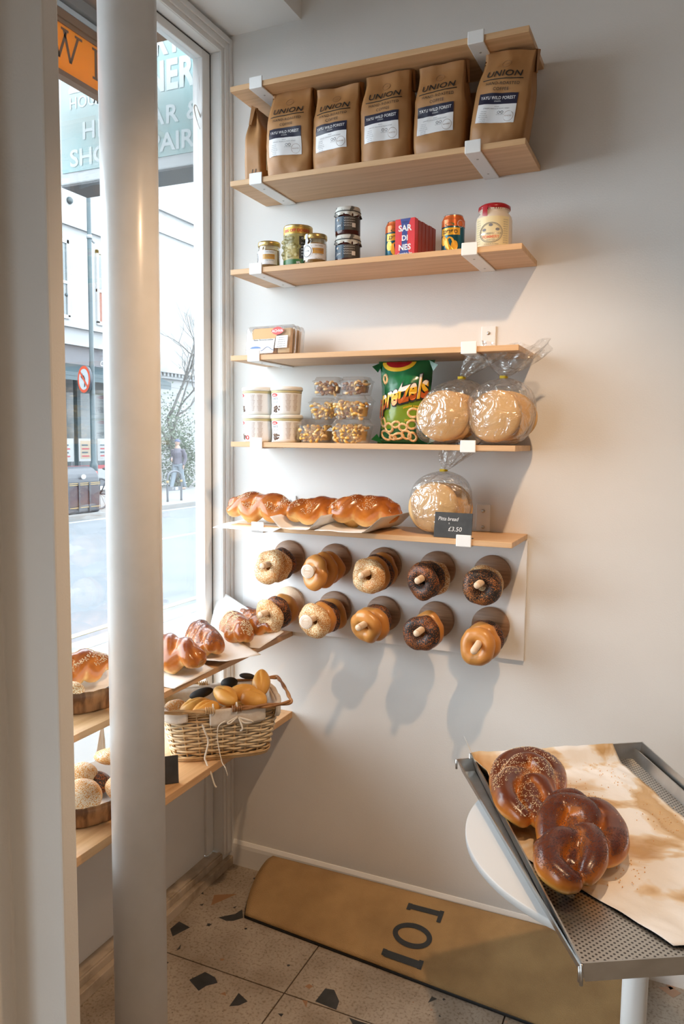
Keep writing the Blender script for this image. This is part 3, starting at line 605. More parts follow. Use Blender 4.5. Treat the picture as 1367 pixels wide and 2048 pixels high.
for k in range(6):
    first = k == 0
    y = -.176+.0235*k
    t = thing('sardine_box', 'red and blue sardine box, front one of the row' if first else f'red sardine box in the row, {["second", "third", "fourth", "fifth", "last"][k-1]} from the front', 'box', (.7205+.0034*k, y, z), -.10, 'sardine boxes in a row')
    w = MB(); w.box((-.0315, -.011, 0), (.0315, .011, .109 if first else .1075-.001*(k % 2)), 0); w.build('carton', 'sardine_red' if first else 'sardine_side', t, bev=.0006)
    if first:
        w = MB(); f = flat((0, -.0114, 0), (1, 0, 0), (0, 0, 1)); g = flat((0, -.0118, 0), (1, 0, 0), (0, 0, 1))
        w.add([f(*p) for p in ((-.020, .0), (.016, .0), (.008, .035), (.008, .08), (.018, .109), (-.015, .109), (-.009, .08), (-.010, .035))], [tuple(range(8))], 0)
        w.text('SAR', .024, lambda x, y: g(x, y+.074), 1, bold=.03); w.text('DI', .021, lambda x, y: g(x, y+.047), 1, bold=.03); w.text('NES', .023, lambda x, y: g(x, y+.020), 1, bold=.03)
        w.text('Cantabria Sea', .0085, lambda x, y: g(x, y+.007), 1, shear=.3, bold=.02); w.text('PREMIUM', .004, lambda x, y: g(x, y+.098), 2); w.text('*', .01, lambda x, y: g(x, y+.062), 2); w.text('PRESERVED IN OIL', .003, lambda x, y: g(x, y+.043), 2)
        w.build('front_print', ['sardine_blue', 'label_white', 'poster_ink'], t)
t = thing('mustard_crock', 'beige mustard crock with a red wax lid near the right end of the shelf', 'jar', (.972, -.150, z), .1)
w = MB(); r = .0505; w.lathe([(0, 0), (r*.96, 0), (r, .004), (r, .082), (r*.95, .092), (r*.80, .101), (r*.76, .104), (r*.80, .108), (r*.86, .111), (r*.86, .118), (0, .118)], 48); w.build('crock_body', 'crock', t)
w = MB(); w.lathe([(r*.80, .108), (r*.89, .1125), (r*.885, .120), (r*.70, .126), (0, .128)], 40); w.grid(lambda u, v: ((r*.885+.001)*math.sin(-.65+.36*u)*(1 if v < .7 else 1.0), -(r*.90+.004*min(1, v*1.4))*math.cos(-.65+.36*u), .118-.030*v), 4, 6, 0); w.build('wax_lid', 'wax_red', t)
w = MB(); patch(w, r+.0006, .008, .086, -1.05, 1.05, 0, 22)
P = wrapz(r+.0012, 0)
for rr_, k in ((1, .0007), (.9, .0004)): w.tube([P(-.002+.033*rr_*math.cos(a), .042+.027*rr_*math.sin(a)) for a in [2*PI*i/40 for i in range(40)]], k, 4, 1, closed=True)
w.text('MOUTARDE DE MEAUX', .0072, lambda x, y: P(x-.002, y+.037), 3, xs=.8); w.text('POMMERY', .0105, lambda x, y: P(x-.002, y+.027), 2, bold=.02)
w.text('depuis 1632', .005, lambda x, y: P(x-.002, y+.021), 1); w.text('A Moutarde de Meaux', .0045, lambda x, y: P(x, y+.010), 1)
for k in range(3): w.add([P(-.002+dx+.006*math.cos(a), .058+dy+.004*math.sin(a)) for dx, dy in (((-.019, -.008), (0, .004), (.019, -.008))[k],) for a in [2*PI*i/9 for i in range(9)]], [tuple(range(9))], 1)
for sx in (-1, 1):
    for k in range(11): w.text('seal of cork', .0042, lambda x, y, k=k, sx=sx: P(sx*.041+x*.75, y+.014+k*.0062), 1)
w.build('label', ['cream_label', 'grey_ink', 'salmon_ink', 'alu'], t, label='cream paper label')

# ------------------------------------------------------------------ fourth shelf: clear packs of biscuits
def biscuit_pack(label, loc, rot):
    t = thing('biscuit_pack', label, 'food pack', loc, rot, 'clear packs of biscuits'); a, b, d = .094, .050, .018
    def sh(sx, y0, y1, k=1.0):
        w = MB(); L = []
        for (cx, cz) in ((1, 1), (-1, 1), (-1, -1), (1, -1)):
            for i in range(6): an = PI/2*(i/5)+{(1, 1): 0, (-1, 1): PI/2, (-1, -1): PI, (1, -1): 1.5*PI}[(cx, cz)]; L.append((cx*(a-.014)+.014*math.cos(an), cz*(b-.014)+.014*math.sin(an)))
        n = len(L); vs = [(x*s_, y, z_*s_) for y, s_ in ((y0, 1.0), ((y0+y1)/2, .96), (y1, k)) for x, z_ in L]
        w.add(vs, [(j*n+i, j*n+(i+1) % n, (j+1)*n+(i+1) % n, (j+1)*n+i) for j in range(2) for i in range(n)]+[tuple(range(2*n, 3*n))], 0, True); return w
    sh(1, 0, -.007, .93).build('lid', 'clamshell', t); sh(1, .0005, .022, .85).build('tray', 'clamshell', t)
    w = MB()
    for i in range(3): w.box((-a*.80+i*a*.55, .001, -b*.8), (-a*.80+i*a*.55+a*.5, .017, b*.8), i % 2)
    w.build('biscuits', ['biscuit', 'caramel'], t, bev=.003)
    w = MB(); f = lambda e: flat((0, -.0074-e, 0), (1, 0, 0), (0, 0, 1)); q = f(0)
    w.add([q(*p) for p in ((-.070, -.040), (.016, -.040), (.022, .006), (-.066, .006))], [(0, 1, 2, 3)], 0)
    w.add([f(.0002)(*p) for p in ((-.066, .006), (.022, .006), (.040, .040), (-.060, .040))], [(0, 1, 2, 3)], 3)
    w.add([q(*p) for p in ((.022, -.025), (.068, -.025), (.070, .014), (.026, .014))], [(0, 1, 2, 3)], 0)
    w.add([f(.0006)(.030+.024*math.cos(an)*(1-.25*abs(math.sin(an))), .030+.013*math.sin(an)) for an in [2*PI*i/24 for i in range(24)]], [tuple(range(24))], 1)
    w.text('ACHVA', .0125, lambda x, y: f(.001)(x+.030, y+.0255), 0, bold=.02); w.text('Butter flavoured cookies', .0075, lambda x, y: f(.001)(x-.022, y+.001), 2, bold=.01)
    w.add([f(.0006)(-.052+.022*math.cos(an), -.024+.007*math.sin(an)) for an in [PI*i/8 for i in range(9)]], [tuple(range(9))], 4); w.tube([f(.001)(-.03+.05*i/8, -.026-.006*math.cos(i*.8)) for i in range(9)], .0008, 4, 4)
    for k in range(5): w.text('ingredients wheat'[:12+k], .0050, lambda x, y, k=k: f(.001)(x+.047, y+.007-.007*k), 2)
    w.build('label', ['label_white', 'red_ink', 'ink', 'caramel', 'sky_ink'], t)
zb = SZ[3]+.001
biscuit_pack('clear plastic pack of biscuits leaning on its edge, front one of three', (.254, -.155, zb+.0495), (-.10, .0, -.06))
biscuit_pack('clear plastic pack of biscuits, middle one of three', (.252, -.124, zb+.0495), (-.12, 0, -.05))
biscuit_pack('clear plastic pack of biscuits, rear one of three nearest the wall', (.250, -.093, zb+.0495), (-.14, 0, -.05))

# ------------------------------------------------------------------ fifth shelf: tubs, nuts, pretzels
z5 = SZ[4]+.0004
def tub(label, loc, rz, v=0):
    t = thing('halva_tub', label, 'tub', loc, rz, 'white lidded tubs'); h = .088
    w = MB(); w.lathe([(0, 0), (.0425, 0), (.0445, .003), (.0490, h-.012), (.048, h-.012), (.044, .004), (0, .004)], 44); w.build('cup', 'tub_plastic', t)
    w = MB(); w.lathe([(.0470, h-.020), (.0495, h-.0195), (.0495, h-.0125), (.047, h-.012)], 44); w.build('contents_band', 'halva', t)
    w = MB(); w.lathe([(.050, h-.0125), (.0525, h-.012), (.0525, h-.003), (.050, h), (.046, h), (.045, h-.002), (0, h-.002)], 48); w.build('lid', 'tub_plastic', t)
    w = MB(); rr_ = lambda z_: .0447+.0045*(z_-.003)/(h-.015)+.0006
    w.grid(lambda u, k: (rr_(.006+.060*k)*math.sin(-1.35+2.9*u), -rr_(.006+.060*k)*math.cos(-1.35+2.9*u), .006+.060*k), 26, 2, 0)
    P = lambda x, y, e=.0006: ((rr_(y)+e)*math.sin(x/.047), -(rr_(y)+e)*math.cos(x/.047), y)
    w.add([P(-.036+.013*math.cos(a), .061+.0055*math.sin(a), .0010) for a in [2*PI*i/20 for i in range(20)]], [tuple(range(20))], 1); w.text('achva', .006, lambda x, y: P(x-.036, y+.0588, .0014), 0, bold=.02)
    w.text(('JUICE' if not v else 'הרגל'), .010, lambda x, y: P(x-.034, y+.046), 2, bold=.01); w.text(('FRUIT' if not v else 'תויגנ'), .009, lambda x, y: P(x-.033, y+.035), 2)
    rd = random.Random(v+int(loc[0]*1000))
    for k in range(26): a, b = rd.gauss(-.032, .007), rd.uniform(.008, .026); w.ball(P(a, b, .0), .0028, 3, 6, 4)
    for c in (.012, .036):
        for k in range(12): w.text('nutrition'[:6+k % 4], .0048, lambda x, y, k=k, c=c: P(x+c, y+.011+.0045*k), 4)
    if v: w.tube([P(-.010+.006*math.cos(a), .014+.006*math.sin(a), .001) for a in [2*PI*i/14 for i in range(14)]], .0016, 4, 1, closed=True)
    w.build('label', ['cream_label' if False else 'label_white', 'red_ink', 'grey_ink', 'date_brown', 'stamp_ink'], t)
tub('white tub with a lid, lower left of four by the window', (.2065, -.150, z5), -.12, 1)
tub('white tub with a lid, upper left of four by the window', (.2050, -.150, z5+.0885), -.12)
tub('white tub with a lid, lower right of four, next to the nuts', (.3125, -.150, z5), .35)
tub('white tub with a lid, upper right of four, next to the nuts', (.3115, -.150, z5+.0885), .35)
tub('white tub with a lid standing behind the gap of the front four', (.262, -.052, z5), .1)

NUTS = {}
for nm, m in (('cashew_light', 'nut_light'), ('cashew_gold', 'nut_gold'), ('nut_dark', 'nut_dark')):
    w = MB()
    if nm != 'nut_dark': w.tube([(.0075*math.cos(a), .0075*math.sin(a), 0) for a in [PI*.15+PI*.95*i/7 for i in range(8)]], [.002, .0036, .0045, .0048, .0046, .0042, .0034, .002], 7)
    else: w.ball((0, 0, 0), (.0085, .0058, .0052), 0, 8, 6)
    NUTS[nm] = w.mesh('nut', [m])
def nut_tub(n_i, place, loc, rz, wx, wy, h, kinds, cnt, dark=False):
    t = thing('nut_tub', f'clear plastic clamshell of {"roasted dark" if dark else "golden cashew"} nuts, {place}', 'tub', loc, rz, 'clear plastic tubs of nuts')
    def ringp(z, s_, k=10):
        L = []
        for i in range(40):
            a = 2*PI*i/40; c, s2 = math.cos(a), math.sin(a); q = 4.0; rr_ = (abs(c)**q+abs(s2)**q)**(-1/q); L.append((wx*s_*rr_*c, wy*s_*rr_*s2, z))
        return L
    def shell(levels, cap):
        w = MB(); n = 40; vs = [p for z_, s_ in levels for p in ringp(z_, s_)]
        w.add(vs, [(j*n+i, j*n+(i+1) % n, (j+1)*n+(i+1) % n, (j+1)*n+i) for j in range(len(levels)-1) for i in range(n)]+([tuple(range((len(levels)-1)*n, len(levels)*n))] if cap == 1 else [tuple(range(n-1, -1, -1))]), 0, True); return w
    hb = h*.74
    shell([(.0, .80), (.003, .83), (hb-.004, .965), (hb, .97), (hb, 1.04), (hb+.002, 1.045)], 0).build('base', 'clamshell', t)
    shell([(hb+.0022, 1.05), (hb+.004, 1.0), (h-.010, .90), (h-.003, .84), (h, .80)], 1).build('lid', 'clamshell', t)
    rd = random.Random(n_i*7+1); M = t.matrix_basis.copy(); M = Matrix.Translation(loc) @ Matrix.Rotation(rz, 4, 'Z')
    gname = f'{"roasted nuts" if dark else "cashew nuts"} in the tub {place}'
    q = 0; top = h*.62
    fill = MB()
    fill.add([(p[0]*.80, p[1]*.80, p[2]) for z_, s_ in ((.008, .80), (top*.8, .9)) for p in ringp(z_, s_)], [(i, (i+1) % 40, 40+(i+1) % 40, 40+i) for i in range(40)]+[tuple(range(40, 80)), tuple(range(39, -1, -1))], 0)
    rows = max(2, int(top/.0088))
    spots = []
    for j in range(rows):
        zz = .0065+(top-.008)*j/(rows-1); s_ = .83+.13*zz/hb
        m = int(cnt/(rows+1.2))
        for i in range(m):
            u = -1+2*(i+.5+rd.uniform(-.25, .25))/m; spots.append((u*(wx*s_-.009), -(wy*s_-.0075)+rd.uniform(0, .004), zz+rd.uniform(-.002, .002)))
    for i in range(int(cnt*.34)): spots.append((rd.uniform(-1, 1)*(wx*.85-.009), rd.uniform(-1, 1)*(wy*.85-.008), top+rd.uniform(-.002, .005)))
    for p in spots:
        k = rd.choice(kinds); o = bpy.data.objects.new('cashew_nut' if k != 'nut_dark' else 'roasted_nut', NUTS[k]); COL.objects.link(o)
        o.matrix_world = M @ Matrix.Translation(p) @ Matrix.Rotation(rd.uniform(0, 6), 4, 'Z') @ Matrix.Rotation(rd.uniform(-1.4, 1.4), 4, 'X') @ Matrix.Rotation(rd.uniform(0, 6), 4, 'Z')
        tag(o, f'small nut in the clear tub {place}', 'nut', gname)
    o = fill.build('nut_pile', 'nut_dark' if dark else 'nut_gold'); o.matrix_world = M; o['kind'] = 'stuff'; tag(o, f'inner mass of nuts in the clear tub {place}', 'nuts')
gd, dk = ['cashew_light', 'cashew_gold', 'cashew_gold'], ['nut_dark', 'nut_dark', 'cashew_light']
nut_tub(1, 'at the bottom left of the stack', (.425, -.150, z5), .0, .058, .05, .074, gd, 46)
nut_tub(2, 'at the bottom right of the stack', (.553, -.170, z5), .0, .061, .05, .074, gd, 52)
nut_tub(3, 'in the middle row on the left', (.4525, -.145, z5+.0745), .0, .050, .048, .066, gd, 34)
nut_tub(4, 'in the middle row on the right', (.556, -.172, z5+.0745), .0, .061, .05, .072, ['cashew_light', 'cashew_light', 'cashew_gold', 'nut_dark'], 50)
nut_tub(5, 'at the top left of the stack', (.4640, -.150, z5+.1475), .12, .047, .045, .056, dk, 30, True)
nut_tub(6, 'at the top right of the stack', (.562, -.160, z5+.1475), -.05, .047, .045, .054, dk, 28, True)

# pretzel bag
t = thing('pretzel_bag', 'green snack bag printed with pretzel rings, between the nuts and the bagged pitas', 'snack bag', (.714, -.135, z5), 0)
PH, PW = .250, .168
def pw(z): q = z/PH; return PW/2*(1.02-.10*math.sin(PI*q)+.05*(q < .06)+.05*max(0, q-.93)/.07)
def py(x, z): q = z/PH; u = min(1, abs(x)/pw(z)); return -.048*(math.sin(PI*min(1, max(0, q))**.9)**.55)*(1-u**2.6)-.002+.004*noise.noise(Vector((x*22, z*20, 3)))+.0018*noise.noise(Vector((x*60, z*50, 7)))
w = MB()
for sg in (1, -1): w.grid(lambda u, v: ((2*u-1)*pw(v*PH), py((2*u-1)*pw(v*PH), v*PH)*sg, v*PH), 30, 40, 0)
F = lambda x, z, e=.0012: (x, py(x, z)-e, z)
w.grid(lambda u, v: F((2*u-1)*.075*(1-.15*(v > .5)), .045+.085*v+.02*u*0, .0007), 18, 10, 1)
w.grid(lambda u, v: F(-.02+.055*math.cos(PI*u)*v*-1, PH-.004-.030*math.sin(PI*u)*v, .0010), 16, 4, 6); w.grid(lambda u, v: F(-.02+.042*math.cos(PI*u)*v*-1, PH-.003-.019*math.sin(PI*u)*v, .0014), 16, 4, 7)
vs, fs = textgeo('pretzels', bold=.035, shear=.15, xs=.82)
def warp(x, y, s_=.0545, e=.0062): X = x*s_; return F(X+.002, .106+.034*(X+.06)/.12+y*s_*(1.5+.3*(X+.07)/.14), e)
mb = MB(); vo, fo = textgeo('pretzels', bold=.075, shear=.15, xs=.82)
w.add([warp(x, y-.012, e=.0045) for x, y in vo], fo, 2)
zc = [warp(x, y) for x, y in vs]
for f in fs:
    a = sum(vs[i][1] for i in f)/len(f); w.add([zc[i] for i in f], [tuple(range(len(f)))], 3 if a < .16 else (8 if a < .38 else 4))
vs2, fs2 = textgeo('F', bold=.04, shear=.15); w.add([F(x*.026-.077, .080+y*.075, .005) for x, y in vs2], fs2, 3)
w.text('sesame covered', .0105, lambda x, y: F(x+.038, .110+y-.25*(x+0)*(x+0)/.03*1.0*.9, .0014), 8, xs=.85, bold=.01); w.text('pretzel rings', .0115, lambda x, y: F(x+.038, .066+y+.0*x-.1*x, .0014), 8, xs=.85, bold=.01)
rd = random.Random(4)
def ring(cx, cz, rx, rz_, tt, k=.0042):
    w.tube([(lambda p: (p[0], p[1]+.0015, p[2]))(F(cx+rx*math.cos(a)*math.cos(tt)-rz_*math.sin(a)*math.sin(tt), cz+rx*math.cos(a)*math.sin(tt)+rz_*math.sin(a)*math.cos(tt), .0)) for a in [2*PI*i/22 for i in range(22)]], [k*(1+.15*rd.random()) for _ in range(22)], 6, 5, closed=True)
for a in ((.038, .092, .015, .0125, 0), (-.058, .195, .007, .013, .2), (-.064, .066, .010, .014, .4), (-.040, .049, .014, .013, 0), (-.054, .026, .018, .012, -.5), (-.015, .058, .012, .008, .3), (.006, .050, .012, .010, 0), (-.012, .024, .016, .008, .2), (.014, .028, .014, .012, -.4), (.034, .058, .014, .012, .4), (-.030, .020, .010, .006, 0), (.032, .022, .012, .012, 0)): ring(*a)
w.build('bag_body', ['foil_green', 'foil_lime', 'ink', 'can_orange', 'snack_white', 'pretzel_ring', 'snack_yellow', 'wax_red', 'snack_yellow'], t)
w = MB()
for zz, dz in ((PH, .012), (0, -.0)):
    for sg in (-1, 1): w.add([(sg*pw(zz)*.8, -.004, zz), (sg*pw(zz)*1.16, -.02, zz-.016 if dz else .012), (sg*pw(zz)*.98, -.012, zz-.034 if dz else .03), (sg*pw(zz)*.95, .006, zz-.02 if dz else .01)], [(0, 1, 2), (0, 2, 3), (0, 3, 1), (1, 3, 2)], 0)
w.build('crimped_corner', 'foil_green', t)

# ------------------------------------------------------------------ bagged pitas
PITA = {}
def pita_mesh(seed, r=.08, th=.017):
    w = MB(); w.ball((0, 0, 0), (r, r*.97, th), 0, 36, 14, fn=lambda p: Vector((p.x*(1+.06*noise.noise(p*9+Vector((seed, 0, 0)))), p.y, (abs(p.z)/th)**.6*th*(1 if p.z > 0 else -1)*(1+.25*noise.noise(p*25+Vector((0, seed, 0)))))))
    return w.mesh('pita', ['crust_pita'])
def pita_bag(label, plabel, loc, pitas, rad, flare, bend, seed, sag=0):
    t = thing('bread_bag', label, 'bag', loc, 0, 'clear bags of pita bread')
    rx, ry, rz_ = rad
    def bagp(u, v):
        a = 2*PI*u; p = PI*(1-v*.93)    # v 0 bottom, 1 neck
        s_ = max(.0, math.sin(p)); cr = .06*noise.noise(Vector((math.cos(a)*2.5, math.sin(a)*2.5, v*2+seed)))+.035*noise.noise(Vector((math.cos(a)*7, math.sin(a)*7, v*1.5+seed)))
        k = (s_**.58)*(1+cr*1.4)*(1-.86*v**9)
        z_ = rz_*(1-math.cos(PI*v*.93))/1.95
        return (rx*k*math.cos(a)+bend[0]*.3*v**2+sag*(z_-rz_*.5), ry*k*math.sin(a), max(.0006, z_*1.0+.0006))
    w = MB(); w.grid(bagp, 56, 26, 0, wrap=True)
    nk = bagp(0, 1); nk = (bend[0]*.3+sag*(nk[2]-rz_*.5), 0, nk[2])
    def fl(u, v):
        a = 2*PI*u; k = .006+flare*(v**.8)*(.75+.35*noise.noise(Vector((math.cos(a)*2, math.sin(a)*2, seed+4+v))))+.011*v*math.sin(a*9+seed+v*2)
        return (nk[0]+k*math.cos(a)+bend[0]*v, nk[1]+k*math.sin(a)*.45+bend[2]*v, nk[2]+bend[1]*v*(1+.2*math.sin(a*3+seed)*v))
    w.grid(fl, 60, 14, 0, wrap=True)
    w.build('plastic_film', 'bag_film', t, label='clear crinkled plastic')
    w = MB(); w.tube([(nk[0]+.0075*math.cos(a), nk[1]+.0075*math.sin(a), nk[2]+.001) for a in [2*PI*i/14 for i in range(14)]], .0032, 6, closed=True); w.box((nk[0]-.012, nk[1]-.009, nk[2]-.003), (nk[0]+.004, nk[1]-.005, nk[2]+.005)); w.build('tie', 'tie_yellow', t, label='yellow tie')
    for i, (p, rot, lab) in enumerate(pitas):
        o = link('pita_bread', PITAS[i % 3], loc=tuple(loc[k]+p[k] for k in range(3)), rot=rot); tag(o, lab, 'bread', 'pita breads in bags')
PITAS = [pita_mesh(1, .079), pita_mesh(5, .076, .015), pita_mesh(9, .074, .015)]
pita_bag('clear plastic bag of pitas leaning against the pretzel bag', '', (.848, -.146, z5), [((-.004, -.026, .084), (1.36, .10, .10), 'pita bread at the front of the leaning bag beside the pretzels'), ((.016, -.002, .084), (1.32, .08, .05), 'pita bread in the middle of the leaning bag'), ((.022, .028, .083), (1.36, 0, 0), 'pita bread at the back of the leaning bag')],
         (.096, .075, .190), .085, (.085, .076, -.01), 1, .18)
pita_bag('clear plastic bag of pitas with a wide crinkled top, right end of its shelf', '', (1.004, -.140, z5), [((-.008, -.025, .083), (1.38, .0, -.10), 'pale pita bread at the front of the right end bag'), ((.018, .000, .085), (1.32, .0, .16), 'pita bread in the middle of the right end bag'), ((.026, .030, .083), (1.36, 0, .1), 'pita bread at the back of the right end bag')],
         (.099, .075, .190), .130, (.03, .086, -.01), 3)
z6 = SZ[5]+.0004
pita_bag('clear plastic bag of pitas on the lowest wall shelf behind the price card', '', (.822, -.125, z6), [((-.008, -.024, .082), (1.38, .0, -.05), 'pita bread at the front of the bag behind the price card'), ((.012, .002, .082), (1.34, .0, .1), 'pita bread in the middle of the bag behind the price card'), ((.022, .030, .081), (1.38, 0, .1), 'brown pita bread at the back of the bag behind the price card')],
         (.096, .075, .188), .075, (.050, .080, .01), 6)
t = thing('price_card', 'black price card chalked with pitta bread and a price on the lowest wall shelf', 'price card', (.892, -.213, z6), -.04)
w = MB(); R_ = Matrix.Rotation(-.12, 4, 'X'); w.box((-.057, -.001, 0), (.057, .001, .074), 0, R_); w.box((-.057, -.001, 0), (.057, .022, .002), 0); w.build('card', 'slate', t, bev=.0008)
w = MB(); g = lambda cx, cz: (lambda x, y: tuple(R_ @ Vector((cx+x, -.0014, cz+y)))); w.text('Pitta bread', .0155, g(-.016, .050), 0, shear=.25, xs=.95, sp=.95); w.text('s', .009, g(-.012, .040), 0); w.text('£3.50', .0185, g(.006, .020), 0, shear=.15); w.build('chalk_writing', 'chalk', t)

# ------------------------------------------------------------------ braided loaves
def braid(L, wd, h, turns, seed, fat=1.0, nst=3, ph=0):
    w = MB(); rd = random.Random(seed); N = 46
    for k in range(nst):
        pts, rs = [], []
        for i in range(N+1):
            t = i/N; th = 2*PI*turns*t+2*PI*k/nst+ph; env = min(1, (4.2*t*(1-t))**.55+.05)
            ra = h*.30*fat*(.45+.6*env)*(1+.08*math.sin(th*2+seed))
            pts.append(((t-.5)*(L-ra*1.2)+.006*math.sin(2*th), (wd/2-h*.27*fat)*env*math.sin(th), h*.40+h*.22*env*math.cos(2*th)+h*.04*math.sin(th+seed))); rs.append(ra*.95)
        rs[0] *= .55; rs[-1] *= .55
        w.tube(pts, rs, 14)
    return w
def settle(me):
    z0 = min(v.co.z for v in me.vertices)
    for v in me.vertices: v.co.z = v.co.z-z0 if v.co.z-z0 > .004 else (v.co.z-z0)*.3
def challah(label, loc, rz, L=.27, wd=.10, h=.085, turns=1.3, seed=0, m='crust_glaze', sd=None, n=0, size=.0016, fat=1.0, ph=0, zmin=.45, rot=None):
    me = remesh(braid(L, wd, h, turns, seed, fat, 3, ph), m, .0042, 3, 'loaf', .002, 25); settle(me)
    t = thing('braided_loaf', label, 'bread', loc, rz if rot is None else rot, 'braided loaves on shelves')
    link('loaf', me, t)
    if sd: seeds(me, n, size, sd, t, random.Random(seed), zmin, name=f'{sd}_seeds', mask=(lambda c: noise.noise(Vector(c)*22+Vector((seed, 0, 0))) > -.12) if sd == 'sesame' else None)
    return t
def sheet(name, label, corners, seed=0, amp=.006, mt='white_paper', n=18, curl=None, cat='paper', group='baking papers under the loaves', fold=None):
    A, B, C, D = [Vector(c) for c in corners]; w = MB()
    nr = (B-A).cross(D-A).normalized()
    def f(u, v):
        p = (A*(1-u)+B*u)*(1-v)+(D*(1-u)+C*u)*v; k = noise.noise(Vector((u*2.2+seed, v*2.2, seed)))*amp+noise.noise(Vector((u*6+seed, v*6, seed+3)))*amp*.3
        p = p+nr*abs(k)
        if fold: p = p+Vector(fold(u, v))
        return tuple(p)
    w.grid(f, n, n, 0); o = w.build(name, mt); s_ = o.modifiers.new('thick', 'SOLIDIFY'); s_.thickness = .0003
    return tag(o, label, cat, group)
z = SZ[5]+.001
sheet('baking_paper', 'white baking paper under the left loaf on the lowest wall shelf, curling over the edge', [(.10, -.252, z+.001), (.33, -.262, z+.001), (.37, -.02, z+.001), (.14, -.02, z+.001)], 1, .004, fold=lambda u, v: (0, -.010*(1-v)**3, -.012*(1-v)**4*(u < 2)+.045*max(0, u-.72)**1.2*(v)))
sheet('baking_paper', 'white baking paper wrapped up round the middle loaf on the lowest wall shelf', [(.315, -.262, z+.002), (.50, -.268, z+.002), (.56, -.02, z+.002), (.33, -.02, z+.002)], 2, .004, fold=lambda u, v: (0.02*max(0, .25-u), -.010*(1-v)**3, .16*max(0, .22-u)**1.0+.20*max(0, u-.76)*(1 if v < .98 else 1)))
sheet('baking_paper', 'white baking paper wrapped up round the right hand loaf on the lowest wall shelf', [(.475, -.262, z+.003), (.69, -.262, z+.003), (.71, -.03, z+.003), (.52, -.02, z+.003)], 3, .004, fold=lambda u, v: (0, -.010*(1-v)**3, .18*max(0, .25-u)*v+.19*max(0, u-.74)))
z += .004
challah('glossy braided loaf at the left end of the lowest wall shelf', (.225, -.165, z), -.05, .272, .108, .088, .95, 1, sd='sesame', n=700, size=.0021, fat=1.12)
challah('glossy braided loaf, middle one of three on the lowest wall shelf', (.440, -.150, z), .70, .235, .095, .085, .9, 2, sd='sesame', n=450, size=.0021, ph=1.2, fat=1.1)
challah('glossy braided loaf next to the bagged pita on the lowest wall shelf', (.592, -.150, z), .45, .235, .108, .092, .85, 3, sd='sesame', n=420, size=.0021, ph=2.1, fat=1.15)
# on the upper window shelf
zu = .9215
sheet('baking_paper', 'white baking paper under the plain loaf beside the column on the upper window shelf', [(.02, -.46, zu), (.05, -.70, zu), (.268, -.70, zu), (.262, -.50, zu)], 4, .004, fold=lambda u, v: (0, 0, .14*max(0, .3-u)*(1-v)))
sheet('baking_paper', 'white baking paper round the poppy seeded loaf on the upper window shelf', [(-.02, -.24, zu+.001), (.03, -.50, zu+.001), (.295, -.48, zu+.001), (.315, -.315, zu+.001)], 5, .004, fold=lambda u, v: (0, 0, .30*max(0, .3-u)*(1-v)+.02*v*u))
sheet('baking_paper', 'white baking paper round the sesame loaf on the upper window shelf', [(-.03, -.03, zu+.002), (.01, -.28, zu+.002), (.275, -.26, zu+.002), (.30, -.14, zu+.002)], 6, .004, fold=lambda u, v: (0, 0, .42*max(0, .3-u)*(1-v)+.03*v*(1-u)))
zu += .005
challah('plain glossy braided loaf beside the column on the upper window shelf', (.160, -.560, zu), -.22, .25, .125, .088, 1.1, 11, m='crust_glaze', fat=1.15)
challah('poppy seeded braided loaf on the upper window shelf, between plain and sesame loaves', (.150, -.385, zu), -.72, .265, .10, .085, 1.2, 12, sd='poppy', n=2600, size=.0013, ph=.8, fat=1.1)
challah('sesame seeded braided loaf on the upper window shelf, wrapped in paper', (.165, -.225, zu), -.80, .265, .10, .085, 1.05, 13, m='crust_glaze', sd='sesame', n=1700, size=.0022, ph=1.7, fat=1.1)
challah('poppy seeded braided loaf at the wall end of the upper window shelf', (.160, -.098, zu), -.52, .25, .095, .080, 1.25, 14, sd='poppy', n=2600, size=.0013, ph=.3)

# ------------------------------------------------------------------ bagels on pegs
def bagel_mesh(seed, Rr=.0335, r=.0225):
    w = MB(); q = seed*3.1
    def f(u, v):
        a, b = 2*PI*u, 2*PI*v; k = 1+.035*math.sin(2*a+q)+.03*math.sin(4*a+q*2)+.07*noise.noise(Vector((math.cos(a)*1.5, math.sin(a)*1.5, q)))
        rr_ = r*(1+.10*noise.noise(Vector((math.cos(a)*2, math.sin(a)*2, math.cos(b)+q))))
        rad = Rr+rr_*math.cos(b)*(1.05 if math.cos(b) > 0 else .95)
        return (rad*math.cos(a)*(k if math.cos(b) > -.2 else 1+.3*(k-1)), rr_*.86*math.sin(b)-(.004*abs(math.sin(b))), rad*math.sin(a)*(k if math.cos(b) > -.2 else 1+.3*(k-1)))
    n1, n2 = 48, 20
    vs = [f(i/n1, j/n2) for i in range(n1) for j in range(n2)]
    w.add(vs, [(i*n2+j, i*n2+(j+1) % n2, ((i+1) % n1)*n2+(j+1) % n2, ((i+1) % n1)*n2+j) for i in range(n1) for j in range(n2)], 0, True)
    return w
BM = {}
def bagel(kind, seed):
    k = (kind, seed % 3)
    if k not in BM:
        BM[k] = remesh(bagel_mesh(seed % 3), {'s': 'crust_sesame', 'g': 'crust_plain', 'p': 'crust_poppy', 'b': 'crust_burnt'}[kind], .0035, 2, 'bagel')
    return BM[k]
KN = {'s': 'sesame', 'g': 'plain golden', 'p': 'poppy seed', 'b': 'dark crusted'}
px_ = [.254, .431, .608, .790, .967]
PEG = [[('ssb', 0, .195), ('ggg', 1, .213), ('sgbg', 0, .205), ('bps', 0, .205), ('ps', 0, .195)],
       [('sbg', 0, .207), ('sgbg', 1, .222), ('ggb', 0, .222), ('bg', 0, .205), ('ggb', 0, .212)]]
ordn = ['first', 'second', 'third', 'fourth', 'fifth']; back = ['front', 'second from the front', 'third from the front', 'rear']
